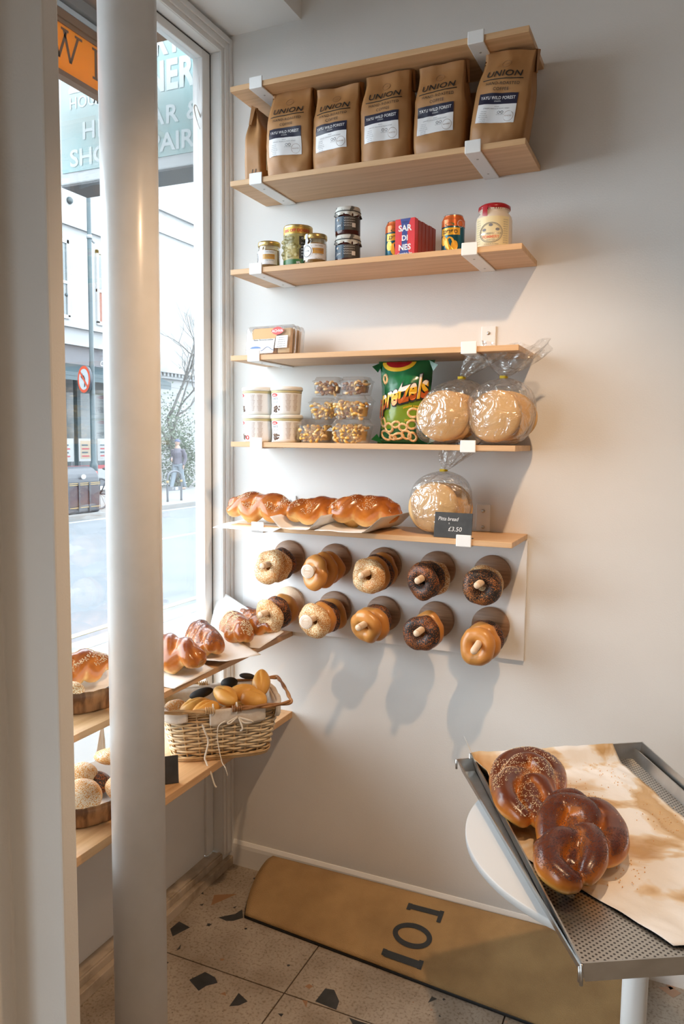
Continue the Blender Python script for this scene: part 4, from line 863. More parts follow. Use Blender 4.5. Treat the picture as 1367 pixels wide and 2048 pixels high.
for r_ in range(2):
    for c in range(5):
        kinds, cap, ln = PEG[r_][c]; x = px_[c]; zz = 1.187 if r_ == 0 else 1.0235
        where = f'{ordn[c]} peg of the {"upper" if r_ == 0 else "lower"} row'
        t = thing('bagel_peg', f'wooden bagel peg on a round plate, {ordn[c]} from the left in the {"upper" if r_ == 0 else "lower"} row', 'peg', (x, -.0115, zz), (.0, 0, 0), 'bagel pegs')
        w = MB(); w.lathe([(0, 0), (.0585, 0), (.059, .001), (.059, .013), (.0575, .0145), (0, .0145)], 48, T=Matrix.Rotation(PI/2, 4, 'X')); w.build('back_plate', 'walnut' if (r_, c) != (1, 0) else 'beech', t)
        dz = -.030 if (r_, c) == (1, 4) else (-.004 if r_ == 0 else 0)
        w = MB(); pr = .0105
        w.cyl((0, -.014, 0), (0, -ln+.002, dz), pr, 20); w.cyl((0, -ln+.002, dz), (0, -ln-.001, dz), pr, 20, r2=pr*.85); w.build('peg', 'beech', t)
        if cap:
            w = MB(); w.lathe([(0, 0), (.0215, 0), (.0225, .001), (.0225, .006), (.021, .007), (0, .007)], 36, 0, T=Matrix.Translation((0, -ln+.002, dz)) @ Matrix.Rotation(PI/2, 4, 'X'))
            for q in (.017, .0125): w.tube([(q*math.cos(a), -ln-.0054, dz+q*math.sin(a)) for a in [2*PI*i/28 for i in range(28)]], .0005, 4, 1, closed=True)
            w.text('BAGEL', .0085, flat((0, -ln-.0056, dz-.0005), (1, 0, 0), (0, 0, 1)), 1, bold=.01); w.text('HOUSE', .0065, flat((0, -ln-.0056, dz-.0085), (1, 0, 0), (0, 0, 1)), 1)
            w.build('end_cap', ['pale_wood', 'beech'], t, label='pale wooden end disc')
        rd = random.Random(r_*5+c+1); m = len(kinds); front_y = -.150 if not cap else -.160
        if (r_, c) == (1, 4): front_y = -.150
        step = .037 if m > 3 else (.041 if m == 3 else .046)
        for i, k in enumerate(kinds):
            y = front_y+step*i; fz = zz+dz*(-y/ln)-(.0125 if m else 0)-rd.uniform(0, .0035); tl = rd.uniform(-.12, .10)+(.22 if i == 0 else .05)
            o = link('bagel', bagel(k, rd.randint(0, 2)), loc=(x+rd.uniform(-.004, .004)-.003*(i == 0), y, fz), rot=(tl, rd.uniform(0, 6), rd.uniform(-.22, .12)))
            tag(o, f'{KN[k]} bagel, {back[i]} on the {where}', 'bagel', 'bagels on the pegs')
            if k in 'sp' and i < 2: so = seeds(o.data, 420 if k == 's' else 700, .0017 if k == 's' else .0011, 'sesame' if k == 's' else 'black', o, rd, .05, ax=1, sg=-1, name='sesame_seeds' if k == 's' else 'poppy_seeds')

# ------------------------------------------------------------------ wicker basket with rolls on the lower window shelf
zl = .6285
bx, by, bang = .199, -.377, 0.89   # centre, direction of the long side from the y axis
M_ = Matrix.Translation((bx, by, zl)) @ Matrix.Rotation(-bang, 4, 'Z')
def rr2(a, hw, hl, q=5.0):
    c, s2 = math.cos(a), math.sin(a); k = (abs(c)**q+abs(s2)**q)**(-1/q); return Vector((hw*k*c, hl*k*s2, 0))
t = thing('wicker_basket', 'pale wicker basket with a cloth liner on the lower window shelf, full of rolls', 'basket', (0, 0, 0)); t.matrix_world = M_
t.location = (bx, by, zl); t.rotation_euler = (0, 0, -bang)
HW, HL, BH = .115, .174, .152
def lev(z_): k = z_/BH; return (HW*(.86+.17*k), HL*(.84+.18*k))
w = MB(); NS = 30
rows = 17
for j in range(rows):
    z_ = .006+(BH-.012)*j/(rows-1); hw, hl = lev(z_); N = NS*4; pts = []
    for i in range(N):
        a = 2*PI*i/N; p = rr2(a, hw, hl); n_ = Vector((p.x/hw**2, p.y/hl**2, 0)).normalized(); of = .0034*math.cos(PI*(i/4)+PI*j); pts.append(p+n_*of+Vector((0, 0, z_+.0012*math.sin(i*.9+j*2))))
    w.tube(pts, .0033 if 2 < j < rows-3 else .0026, 6, 1 if 2 < j < rows-3 else 0, closed=True, flat=1.15)
w.build('woven_wall', ['wicker', 'wicker_pale'], t)
w = MB()
for i in range(NS):
    a = 2*PI*i/NS; pts = [rr2(a, *lev(z_))+Vector((0, 0, z_)) for z_ in (.002, BH*.5, BH)]; w.tube(pts, .0028, 6)
w.build('stakes', 'wicker', t)
w = MB()
for k in range(3):
    pts = []
    for i in range(110): a = 2*PI*i/110; p = rr2(a, lev(BH)[0]+.0035*math.cos(a*24+k*2.1), lev(BH)[1]+.0035*math.cos(a*24+k*2.1)); pts.append(p+Vector((0, 0, BH+.0035*math.sin(a*24+k*2.1)+.003)))
    w.tube(pts, .0034, 6, closed=True)
    pts = [rr2(2*PI*i/80, lev(0)[0]+.002+.002*k, lev(0)[1]+.002+.002*k)+Vector((0, 0, .003+.0045*k)) for i in range(80)]; w.tube(pts, .0027, 5, closed=True)
w.prism([tuple(rr2(2*PI*i/40, HW*.86, HL*.84))[:2] for i in range(40)], .001, .005); w.build('rim', 'wicker', t)
# cloth liner: inside and turned over the rim with slits
w = MB()
def lin(u, v):
    a = 2*PI*u; z_ = .012+(BH-.006)*v; hw, hl = lev(z_); p = rr2(a, hw-.008, hl-.008); n_ = .004*noise.noise(Vector((math.cos(a)*5, math.sin(a)*5, v*4)))
    return (p.x*(1+n_*3), p.y*(1+n_*3), z_)
w.grid(lin, 90, 10, 0, wrap=True); w.prism([tuple(rr2(2*PI*i/40, HW*.80, HL*.78))[:2] for i in range(40)], .010, .0125)
def flap(a0, a1, drop):
    def f(u, v):
        a = a0+(a1-a0)*u; L = v*(drop+.020); up = min(L, .016); dn = L-up
        hw, hl = lev(BH); o_ = -.006+up*.9; z_ = BH+.006+.006*math.sin(min(1, L/.016)*PI*.6)-dn
        p = rr2(a, hw+o_-dn*.10, hl+o_-dn*.10); k = 1+.022*noise.noise(Vector((math.cos(a)*6, math.sin(a)*6, v*3)))*v
        return (p.x*k, p.y*k, z_+.004*math.sin(a*11)*v)
    w.grid(f, 26, 10, 0)
AR = PI*2
for a0, a1, dr in ((-.22, .62, .042), (-1.30, -.52, .030), (.78, 2.3, .040), (2.5, 3.9, .045), (4.1, 4.72, .045)): flap(a0, a1, dr)
o = w.build('cloth_liner', 'cloth', t, label='beige cotton liner'); s_ = o.modifiers.new('th', 'SOLIDIFY'); s_.thickness = .0012
for sg, nm in ((1, 'handle'), (-1, 'handle')):
    w = MB(); y1 = sg*.035; hw, hl = lev(BH)
    base = smooth_path([(hw+.008, y1, BH+.012), (hw+.012, y1+sg*.07, BH+.014), (hw+.010, sg*(hl+.018), BH+.018), (hw-.02, sg*(hl+.028), BH+.022), (0, sg*(hl+.030), BH+.024), (-hw+.02, sg*(hl+.028), BH+.022), (-hw-.008, sg*(hl+.018), BH+.018), (-hw-.010, y1+sg*.07, BH+.014), (-hw-.008, y1, BH+.012)], 9)
    for k in range(2): w.tube([p+Vector((.0035*math.cos(i*.45+k*PI), .0035*math.cos(i*.45+k*PI)*.5, .0035*math.sin(i*.45+k*PI))) for i, p in enumerate(base)], .0042, 7)
    for e in (base[1], base[-2]):
        for q in range(5): w.tube([(e.x+.0085*math.cos(a), e.y-sg*(.012-.006*q)+0*a, e.z+.0085*math.sin(a)) for a in [2*PI*i/10 for i in range(10)]], .0022, 5, closed=True)
    w.build('handle', 'brown_cane' if sg > 0 else 'wicker', t)
w = MB(); hw, hl = lev(BH)
for y_, dx in ((-.030, .0), (.040, .0)):
    w.tube([(hw+.003+.011*math.cos(a), y_, BH+.012+.016*math.sin(a)) for a in [2*PI*i/14 for i in range(14)]], .0024, 6, closed=True)
w.tube(smooth_path([(hw+.012, -.062, BH-.028), (hw+.013, -.055, BH-.050), (hw+.006, -.045, BH-.085), (hw+.008, -.055, .022), (hw+.012, -.052, .008), (hw+.030, -.040, -.020), (hw+.034, -.030, -.055), (hw+.036, -.024, -.062)], 6), .0030, 6, flat=.5)
w.tube(smooth_path([(hw+.013, .005, BH-.022), (hw+.014, -.015, BH-.035), (hw+.006, -.018, BH-.070), (hw+.004, -.014, BH-.105), (hw+.010, -.005, .003), (hw+.022, .004, -.012), (hw+.024, .010, -.036)], 6), .0030, 6, flat=.5)
for pp in ([(hw+.010, .045, BH-.015), (hw+.022, .075, BH-.022), (hw+.020, .085, BH-.030), (hw+.018, .060, BH-.030), (hw+.010, .047, BH-.018)], [(hw+.010, .045, BH-.015), (hw+.022, .055, BH-.045), (hw+.016, .050, BH-.055)], [(hw+.010, .040, BH-.015), (hw+.014, .020, BH-.030), (hw+.012, .012, BH-.028), (hw+.010, .042, BH-.013)]): w.tube(smooth_path(pp, 5), .0026, 6)
w.build('ribbon', 'string', t, label='pale cotton ties')
def roll(label, loc, rot, s_=(.052, .032, .026), m='crust_roll', seed=0, group='bread rolls in the wicker basket', split=True, name='bread_roll', cat='bread roll'):
    w = MB()
    def fn(p):
        x, y, z_ = p.x/s_[0], p.y/s_[1], p.z/s_[2]
        q = 1+.07*noise.noise(p*28+Vector((seed, 0, 0)))
        cut = .20*math.exp(-((y-.12*math.sin(x*2))/.16)**2)*(1-x*x) if (split and z_ > 0) else 0
        return Vector((p.x*q, p.y*q*(1-.12*abs(x)), p.z*q*(1-cut)))
    w.ball((0, 0, 0), s_, 0, 32, 18, fn=fn); o = w.build(name, m, loc=loc, rot=rot); return tag(o, label, cat, group)
RB = [((.214, -.470, .772), (.1, -.1, 1.2), 'golden roll at the front of the wicker basket beneath the long pale one', 0), ((.170, -.475, .772), (.1, -.35, .75), 'golden roll in the wicker basket, left front next to the seeded half', 0),
      ((.240, -.405, .800), (.25, .15, -.35), 'golden long pale roll lying across the middle of the wicker basket', 1), ((.305, -.345, .782), (.1, .05, -.25), 'golden large split roll at the right front of the wicker basket', 2),
      ((.258, -.335, .790), (.1, -.15, .35), 'golden roll in the wicker basket behind the long pale one', 0), ((.276, -.248, .800), (.2, .55, -1.1), 'golden long roll standing on end at the back right of the basket', 1),
      ((.135, -.40, .75), (0, 0, 1), 'golden roll low at the back of the wicker basket under the black rolls', 0), ((.22, -.27, .745), (0, 0, .3), 'golden roll low in the wicker basket beside the far corner', 0), ((.19, -.40, .735), (0, 0, .3), 'golden roll low in the middle of the wicker basket', 0),
      ((.262, -.405, .745), (0, 0, .3), 'golden roll low at the front of the wicker basket under the liner', 0)]
for i, (l_, ro, lab, k) in enumerate(RB): roll(lab, (l_[0], l_[1], l_[2]+.008), ro, ((.046, .031, .027), (.052, .030, .026), (.052, .036, .029))[k], seed=i)
for l_, ro, s_, lab in (((.155, -.410, .804), (.1, -.25, .75), (.038, .018, .014), 'black charcoal roll at the left of the three in the wicker basket'), ((.190, -.305, .812), (0, -.1, .6), (.027, .020, .017), 'black charcoal roll, round one in the middle of the wicker basket'), ((.213, -.232, .816), (0, .15, .55), (.026, .010, .010), 'black charcoal roll, slim one by the far handle of the basket')):
    roll(lab, l_, ro, s_, 'crust_charcoal', 3, split=False)
o = roll('half of a grey seeded roll showing its crumb at the left of the wicker basket', (.130, -.500, .775), (.75, .25, .5), (.040, .036, .013), 'crust_seedmix', 8, split=False)
# price card on the lower window shelf
t = thing('price_card', 'black price card leaning on the wicker basket beside the column', 'price card', (.199, -.682, zl), .75)
w = MB(); R_ = Matrix.Rotation(-.14, 4, 'X'); w.box((-.055, -.001, 0), (.055, .001, .078), 0, R_); w.box((-.055, -.001, 0), (.055, .020, .002), 0); w.build('card', 'slate', t, bev=.0008)
w = MB(); w.text('ROLLS', .013, lambda x, y: tuple(R_ @ Vector((x-.022, -.0014, .042+y))), 0); w.text('£ 0.90', .013, lambda x, y: tuple(R_ @ Vector((x-.018, -.0014, .020+y))), 0); w.build('chalk_writing', 'chalk', t)
# bark baskets left of the column
def bark_basket(label, loc, rad, h, rz=0):
    t = thing('bark_basket', label, 'basket', loc, rz, 'round bark baskets'); rx, ry = rad
    w = MB()
    def f(u, v):
        a = 2*PI*u; k = (.86+.14*min(1, v*2)) if v < .5 else (1.0-.045*min(1, (v-.5)*12)); zz_ = h*min(1, v*2) if v < .5 else h*(1-(v-.5)*2)+.004
        if v >= .5: k = (.955+0*v) if v < .6 else .955-.12*(v-.5)
        return (rx*k*math.cos(a), ry*k*math.sin(a), zz_+.0012*math.sin(a*23))
    w.grid(f, 72, 12, 0, wrap=True); w.prism([(rx*.86*math.cos(2*PI*i/60), ry*.86*math.sin(2*PI*i/60)) for i in range(60)], 0, .003); w.build('wall', 'bark_basket', t)
    w = MB()
    def g(u, v):
        a = 2*PI*u; rr_ = v*1.02; zz_ = .006+max(0, v-.70)/.30*(h+.012*math.sin(a*3+1)+.008*noise.noise(Vector((math.cos(a)*3, math.sin(a)*3, 2)))); return (rx*.93*rr_*math.cos(a), ry*.93*rr_*math.sin(a), zz_)
    w.grid(g, 60, 12, 0, wrap=True); w.build('paper_lining', 'white_paper', t, label='white paper lining'); return t
bark_basket('round bark basket of seeded loaves on the upper window shelf, left of the column', (.118, -.850, .9213), (.108, .155), .052)
bark_basket('round bark basket of seeded rolls on the lower window shelf, left of the column', (.118, -.850, .6283), (.112, .150), .052)
challah('sesame seeded braided loaf in the upper bark basket', (.055, -.845, .940), 1.2, .21, .09, .082, 1.0, 21, m='crust_glaze', sd='sesame', n=900, size=.0022, fat=1.15)
roll('small sesame roll at the front of the upper bark basket', (.128, -.935, .965), (0, 0, .4), (.035, .03, .024), 'crust_sesame', 5, 'rolls in the bark baskets', False)
for i, (l_, s_, lab) in enumerate((((.135, -.905, .682), (.052, .046, .042), 'large seeded roll at the front left of the lower bark basket'), ((.060, -.835, .690), (.045, .042, .035), 'seeded roll at the back left of the lower bark basket'), ((.165, -.800, .668), (.044, .040, .034), 'seeded roll against the column side of the lower bark basket'),
                                  ((.100, -.760, .725), (.05, .036, .022), 'flat seeded roll lying on top of the lower bark basket'), ((.09, -.81, .665), (.04, .04, .03), 'dark seeded roll in the middle of the lower bark basket'))):
    o = roll(lab, l_, (.15*(i % 2), .1, i*1.1), s_, 'crust_seedmix' if i != 4 else 'crust_burnt', i+30, 'rolls in the bark baskets', False)
sheet('white_paper', 'white paper corner standing up behind the rolls in the lower bark basket', [(.02, -.745, .66), (.03, -.70, .66), (.02, -.70, .80), (.018, -.702, .80)], 7, .004, group='white papers in the baskets')

# ------------------------------------------------------------------ table and baking trays
TX, TY, TZ = 1.455, -.690, .757
t = thing('cafe_table', 'round white cafe table carrying the baking trays in the right corner', 'table', (TX, TY, 0))
w = MB(); w.lathe([(0, -.018), (.364, -.018), (.367, -.015), (.367, -.002), (.365, 0), (0, 0)], 96, T=Matrix.Translation((0, 0, TZ))); w.build('table_top', 'table_white', t)
w = MB(); w.cyl((0, 0, .012), (0, 0, TZ-.018), .0262, 28); w.build('pedestal', 'bracket_metal', t)
w = MB(); w.lathe([(0, 0), (.20, 0), (.20, .006), (.05, .016), (0, .018)], 48); w.build('base_plate', 'bracket_metal', t)
def tray(name, label, q, z0, h, perf, pan='steel'):
    q = [Vector((a, b, 0)) for a, b in q]; c = sum(q, Vector())/4; t = thing(name, label, 'baking tray', (c.x, c.y, z0), 0, 'steel baking trays')
    def inset(d): 
        out = []
        for i in range(4):
            p = q[i]; e1 = (q[(i+1) % 4]-p).normalized(); e0 = (q[i-1]-p).normalized(); out.append(p-c+(e1+e0)*d)
        return out
    w = MB(); A = inset(.012); B = inset(0.0); C_ = inset(.0030); D = inset(.0145); fs = []
    vs = [(*a.xy, 0) for a in A]+[(*a.xy, h) for a in B]+[(*a.xy, h) for a in C_]+[(*a.xy, .0015) for a in D]
    for k in range(3): fs += [(k*4+i, k*4+(i+1) % 4, (k+1)*4+(i+1) % 4, (k+1)*4+i) for i in range(4)]
    w.add(vs, fs+[(3, 2, 1, 0)], 0); w.build('rim', 'steel', t)
    w = MB(); w.add([(*a.xy, .0015) for a in D], [(0, 1, 2, 3)], 0); w.build('pan', pan, t)
    for a in B: w = MB(); w.tube([(*a.xy, .004), (*a.xy, h-.001)], .0028, 8); w.build('corner_seam', 'steel', t)
    return c
QA, QB, QC = Vector((1.0318, -.4866)), Vector((1.4299, -.211)), Vector((1.3914, -1.1892))
QD = QC+Vector((math.cos(math.radians(30.5)), math.sin(math.radians(30.5))))*.484
off = Vector((-.018, -.030))
quad = [QA, QC, QD, QB]
tray('baking_tray', 'plain steel baking tray lying underneath the perforated one', [p+o_ for p, o_ in zip(quad, (Vector((-.030, -.020)), Vector((-.004, .012)), Vector((-.01, .01)), Vector((-.02, -.01))))], TZ+.0006, .030, False)
cT = tray('baking_tray', 'perforated steel baking tray with parchment and two braided loaves', quad, TZ+.0040, .040, True, 'perforated_steel')
def tq(u, v): p = (QA*(1-u)+QB*u)*(1-v)+(QC*(1-u)+QD*u)*v; return p
zt = TZ+.0075
w = MB()
def par(u, v):
    e0 = .035+.05*max(0, v-.55)*2.2*(1 if v > .55 else 0)+.01*math.sin(v*9); e1 = .80-.0*v+.02*math.sin(v*8+1)+.22*v
    e0 -= .075*(max(0, .12-v)/.12); uu = e0+(min(e1, 1.0)-e0)*u
    if v > .60: uu = max(uu, uu+(1-u)*(v-.60)*.75)
    vv = .004+(.965-.06*(1-u))*v
    p = tq(uu, vv); zz_ = zt+.0015+.006*abs(noise.noise(Vector((u*4, v*6, 1))))+.0025*noise.noise(Vector((u*14, v*18, 4)))+.040*max(0, .055-vv)/.055*(u < 2)+.045*max(0, .05-u)/.05*max(0, .35-v)/.35+.03*max(0, uu-.97)/.03
    return (p.x, p.y, max(zz_, zt+.0006))
w.grid(par, 60, 70, 0); o = w.build('baking_parchment', 'stained_parchment'); s_ = o.modifiers.new('th', 'SOLIDIFY'); s_.thickness = .0003; tag(o, 'large brown stained baking parchment in the perforated tray', 'paper')
def knot(label, strands, dz, seed, m, sd, n, size, zmin=.5):
    w = MB()
    for pts, rad, zs in strands:
        P = smooth_path([(x, y, z_) for (x, y), z_ in zip(pts, zs)], 5); k = len(P); w.tube(P, [rad*(.70+.30*min(1, 3.2*min(i, k-1-i)/k+.15)) for i in range(k)], 16)
        w.ball(tuple(P[0]), rad*.72, 0, 14, 8); w.ball(tuple(P[-1]), rad*.72, 0, 14, 8)
    c = Vector((sum(v[0] for v in w.v)/len(w.v), sum(v[1] for v in w.v)/len(w.v), 0)); w.v = [tuple(Vector(v)-c) for v in w.v]
    me = remesh(w, m, .0038, 3, 'loaf', .0015, 25); settle(me)
    t = thing('braided_loaf', label, 'bread', (c.x, c.y, dz), 0, 'braided loaves on the tray'); link('loaf', me, t)
    return t, me
z_ = [.03, .045]
K1 = [([(1.156, -.734), (1.139, -.633), (1.156, -.562), (1.192, -.522), (1.234, -.538), (1.267, -.598), (1.276, -.676)], .031, [.028, .034, .038, .036, .034, .032, .028]),
      ([(1.168, -.715), (1.178, -.655), (1.203, -.617), (1.238, -.640), (1.258, -.702), (1.270, -.746)], .028, [.040, .056, .062, .058, .046, .034]),
      ([(1.208, -.650), (1.180, -.700), (1.172, -.765), (1.195, -.825), (1.232, -.852)], .029, [.040, .052, .052, .044, .032]),
      ([(1.210, -.745), (1.224, -.704), (1.249, -.715), (1.275, -.752)], .020, [.040, .054, .056, .044]),
      ([(1.225, -.770), (1.250, -.800), (1.265, -.838)], .026, [.030, .034, .028])]
# shift from the picture plane used for measuring down to the tray
def lower(p, k=1.033): return [(1.499+(x-1.499)*k, -2.351+(y+2.351)*k) for x, y in p]
K1 = [([(1.215+(x-1.215)*.93, -.69+(y+.69)*.90) for x, y in lower(p, 1.035)], r_*.93, zs) for p, r_, zs in K1]+[(lower([(1.20, -.62), (1.225, -.70), (1.235, -.78)]), .036, [.026, .028, .024])]
t1, me1 = knot('glossy braided loaf with sesame seeds, the farther one on the tray', K1, zt+.004, 1, 'crust_dark', 'sesame', 0, 0)
seeds(me1, 1500, .0019, 'sesame', t1, random.Random(3), .45, mask=lambda c: noise.noise(c*14+Vector((2, 1, 0))) > -.16)
K2 = [([(1.278, -.779), (1.286, -.742), (1.312, -.724), (1.340, -.732)], .026, [.030, .040, .044, .040]),
      ([(1.329, -.750), (1.360, -.740), (1.389, -.769), (1.408, -.819), (1.414, -.882), (1.401, -.919)], .031, [.034, .038, .040, .038, .034, .030]),
      ([(1.288, -.900), (1.283, -.840), (1.299, -.796), (1.332, -.796), (1.359, -.818), (1.359, -.857)], .031, [.032, .044, .054, .060, .056, .042]),
      ([(1.344, -.885), (1.366, -.896), (1.382, -.932), (1.385, -.976), (1.377, -1.010)], .027, [.044, .056, .056, .046, .034]),
      ([(1.352, -.940), (1.339, -.926), (1.317, -.945), (1.304, -.990), (1.313, -1.022), (1.339, -1.040), (1.354, -1.038)], .030, [.040, .048, .052, .048, .040, .034, .030]),
      ([(1.292, -.962), (1.288, -.923)], .024, [.028, .030])]
K2 = [([(1.345+(x-1.345)*.95, -.87+(y+.87)*.92) for x, y in lower(p, 1.035)], r_*.95, zs) for p, r_, zs in K2]+[(lower([(1.33, -.78), (1.35, -.86), (1.345, -.97)]), .036, [.028, .028, .024])]
t2, me2 = knot('dark glossy braided loaf with poppy seeds, the nearer one on the tray', K2, zt+.004, 2, 'crust_dark', 'poppy', 0, 0)
seeds(me2, 6500, .0011, 'poppy', t2, random.Random(5), .45, mask=lambda c: noise.noise(c*10+Vector((5, 1, 0))) > -.22 and c.z > .035, name='poppy_seeds')
seeds(me2, 60, .0016, 'sesame', t2, random.Random(6), .3)
rd = random.Random(9); w = MB()
for i in range(260):
    cu, cv = rd.choice([(.45, .25), (.75, .42), (.86, .80), (.4, .62), (.7, .15), (.9, .5)]); p = tq(min(.97, cu+rd.gauss(0, .05)), min(.95, cv+rd.gauss(0, .06))); s2 = rd.uniform(.0008, .0016)
    w.ball((p.x, p.y, zt+.006), s2, 0, 5, 4)
o = w.build('crumbs', 'pretzel_ring', kind='stuff'); tag(o, 'scattered crumbs and seeds on the baking parchment', 'crumbs')

# ------------------------------------------------------------------ folded door mat on the floor
def mprof(s_):   # distance across the mat -> (y, z); 0 at the wall side
    P = smooth_path([(0, -.046, .088), (0, -.085, .090), (0, -.150, .070), (0, -.215, .040), (0, -.262, .016), (0, -.272, .006), (0, -.255, .0025)], 8)
    L = [0]
    for i in range(1, len(P)): L.append(L[-1]+(P[i]-P[i-1]).length)
    d = s_*L[-1]
    for i in range(1, len(P)):
        if L[i] >= d: k = (d-L[i-1])/(L[i]-L[i-1]); p = P[i-1].lerp(P[i], k); return p.y, p.z
    return P[-1].y, P[-1].z
def matp(x, s_, e=0):
    y, z1 = mprof(s_); y2, z2 = mprof(min(1, s_+.01)); y0, z0 = mprof(max(0, s_-.01)); n_ = Vector((0, -(z2-z0), (y2-y0))).normalized()
    if n_.z < 0 and s_ < .85: n_ = -n_
    k = min(1, max(0, (x-.22)/1.2)); wv = .004*noise.noise(Vector((x*5, s_*3, 2)))*(1-abs(2*s_-1))
    y = y*(1+.36*k*s_) ; z1 = z1*(1+.10*k*(1-s_))
    return (x, y+n_.y*(e+wv), z1+n_.z*(e+wv)+.004)
t = thing('door_mat', 'brown coir door mat folded over and lying along the skirting, printed 101', 'mat', (.0, .0, 0))
w = MB()
mx0 = lambda s_: .208+.03*s_-.02*math.sin(PI*s_)
w.grid(lambda u, v: matp(mx0(v)+(1.425-mx0(v))*u, v, .0), 60, 40, 0); o = w.build('pile', 'coir', t); s_ = o.modifiers.new('th', 'SOLIDIFY'); s_.thickness = .007; s_.offset = 0
w = MB(); w.grid(lambda u, v: (lambda p: (p[0]-.003, p[1]-.002*v, max(.0012, p[2]-.0085)))(matp(mx0(v)+(1.425-mx0(v))*u, v, -.0)), 60, 30, 0); o = w.build('rubber_backing', 'rubber', t); s_ = o.modifiers.new('th', 'SOLIDIFY'); s_.thickness = .002; s_.offset = -1
w = MB()
def M3(x0, L=.238):   # letters stacked down the mat: local (a = along mat, b = down the mat)
    def f(a, b): p = matp(x0+a, b/L, .0055); return p
    return f
f = M3(.795)
def bar(a0, a1, b0, b1, n=6):
    w.grid(lambda u, v: f(a0+(a1-a0)*u, b0+(b1-b0)*v), n, n, 0)
def dig1(b0, h, c, hw_):
    bar(c-hw_+.008, c+hw_-.006, b0+.002, b0+h*.50); bar(c+hw_-.014, c+hw_, b0-.001, b0+h); bar(c-hw_, c-hw_+.014, b0+.001, b0+h*.62)
dig1(.050, .034, .012, .060); dig1(.184, .036, -.006, .066)
def oval(u, v): a = 2*PI*u; k = .74+.26*v; return f(.064*k*math.cos(a), .134+.031*(.60+.40*v)*math.sin(a))
w.grid(oval, 40, 2, 0, wrap=True)
o = w.build('printed_number', 'mat_ink', t, label='grey printed number 101')

# cable hanging in the window
w = MB(); w.tube(smooth_path([(-.058, -.066, 2.905), (-.054, -.10, 2.80), (-.052, -.085, 2.68), (-.054, -.058, 2.655)], 8), .0013, 6)
for k in range(3):
    w.tube(smooth_path([(-.052, -.055-.004*k, 2.640), (-.05, -.10, 2.672+.004*k), (-.048, -.125-.002*k, 2.700), (-.05, -.132-.002*k, 2.685), (-.052, -.105, 2.64), (-.054, -.06, 2.605+.005*k)], 8), .0012, 6)
tag(w.build('hanging_cable', 'bracket_metal'), 'thin coiled cable hanging at the top right corner of the window', 'cable')

# ------------------------------------------------------------------ the street outside
w = MB(); w.box((-2.62, -30, -.5), (-.2, 45, -.03)); struct('pavement_near', w, 'paving')
w = MB(); w.box((-9.55, -30, -.5), (-2.75, 45, -.10)); struct('road', w, 'tarmac')
w = MB(); w.box((-2.749, -30, -.5), (-2.621, 45, -.028)); w.box((-9.70, -30, -.5), (-9.551, 45, .0)); struct('kerb', w, 'kerb_stone')
w = MB(); w.box((-14.4, -30, -.5), (-9.701, 45, -.002)); struct('pavement_far', w, 'paving')
w = MB()
for x in (-2.97, -3.17): w.box((x-.045, -30, -.0999), (x+.045, 45, -.096), 0)
w.box((-9.42, -30, -.0999), (-9.34, 45, -.096), 1)
for k in range(18): w.box((-6.43, -21.7+3.6*k, -.0999), (-6.33, -21.7+3.6*k+2.0, -.096), 1)
struct('road_marking', w, ['road_yellow', 'road_white'])
w = MB(); w.box((-.2, .151, -.05), (0, 6, 6)); w.box((-.2, -4.6, 3.501), (.3, .15, 6.5)); struct('wall_outside', w, 'stucco')
# buildings across the street
t = thing('corner_shop', 'pale building across the street with a grey shop fascia and awning', 'building', (-14.5, 14, 0))
Y0 = -12
w = MB(); w.box((-4, Y0, 4.6), (0, 4.1, 10.5)); w.box((-4, Y0, 0), (-1.2, 4.1, 4.6)); w.build('wall', 'stucco', t)
w = MB(); w.box((-.05, Y0, 4.58), (.38, 4.1, 4.72)); w.box((-.05, Y0, 4.12), (.25, 4.1, 4.58)); w.box((0, Y0, 7.4), (.1, 4.1, 7.6)); w.build('cornice', 'stone_trim', t)
w = MB(); w.box((-1.2, Y0, 3.50), (.05, 4.1, 4.12), 0); w.text('café', .34, flat((.06, 1.85, 3.66), (0, 1, 0), (0, 0, 1)), 1, shear=.3); w.build('fascia', ['shop_grey', 'road_white'], t)
w = MB(); w.add([(.05, Y0, 3.62), (.05, 4.1, 3.62), (.75, 4.1, 3.32), (.75, Y0, 3.32), (.75, Y0, 3.10), (.75, 4.1, 3.10)], [(0, 1, 2, 3), (3, 2, 5, 4)], 0); w.box((.70, Y0, 3.22), (.76, 4.1, 3.25), 0); w.build('awning', 'teal_paint', t)
w = MB(); w.box((-1.19, Y0, .45), (-1.1, 4.1, 2.9)); w.build('shop_window', 'street_glass', t)
w = MB(); w.box((-1.0, Y0, 0), (-.9, 4.1, .45)); w.build('plinth', 'shop_grey', t)
for k in range(6):
    w = MB(); w.box((-.9, -6.1+1.9*k, 0), (-.75, -5.96+1.9*k, 3.3)); w.build('post', 'teal_paint', t)
for k in range(4):
    y0 = -5.2+2.25*k; f_ = MB(); f_.box((0, y0, 4.85), (.06, y0+1.15, 4.95)); f_.box((0, y0, 6.9), (.06, y0+1.15, 7.0)); f_.box((0, y0, 4.9), (.06, y0+.08, 7.0)); f_.box((0, y0+1.07, 4.9), (.06, y0+1.15, 7.0)); f_.box((0, y0, 5.8), (.05, y0+1.15, 5.88))
    fo = f_.build('window_frame', 'road_white', t); p = MB(); p.box((-.02, y0+.08, 4.95), (.02, y0+1.07, 5.8), 1 if k == 3 else 0); p.box((-.02, y0+.08, 5.88), (.02, y0+1.07, 6.9), 0); p.build('pane', ['street_glass', 'brick'], fo)
w = MB()
for a, b, s2 in ((.0, 6.2, .13), (.35, 5.5, .05), (.1, 5.45, .05), (.55, 8.1, .10)): w.ball((.02, a, b), s2, 0, 8, 6)
w.build('wall_fitting', 'teal_paint', t)
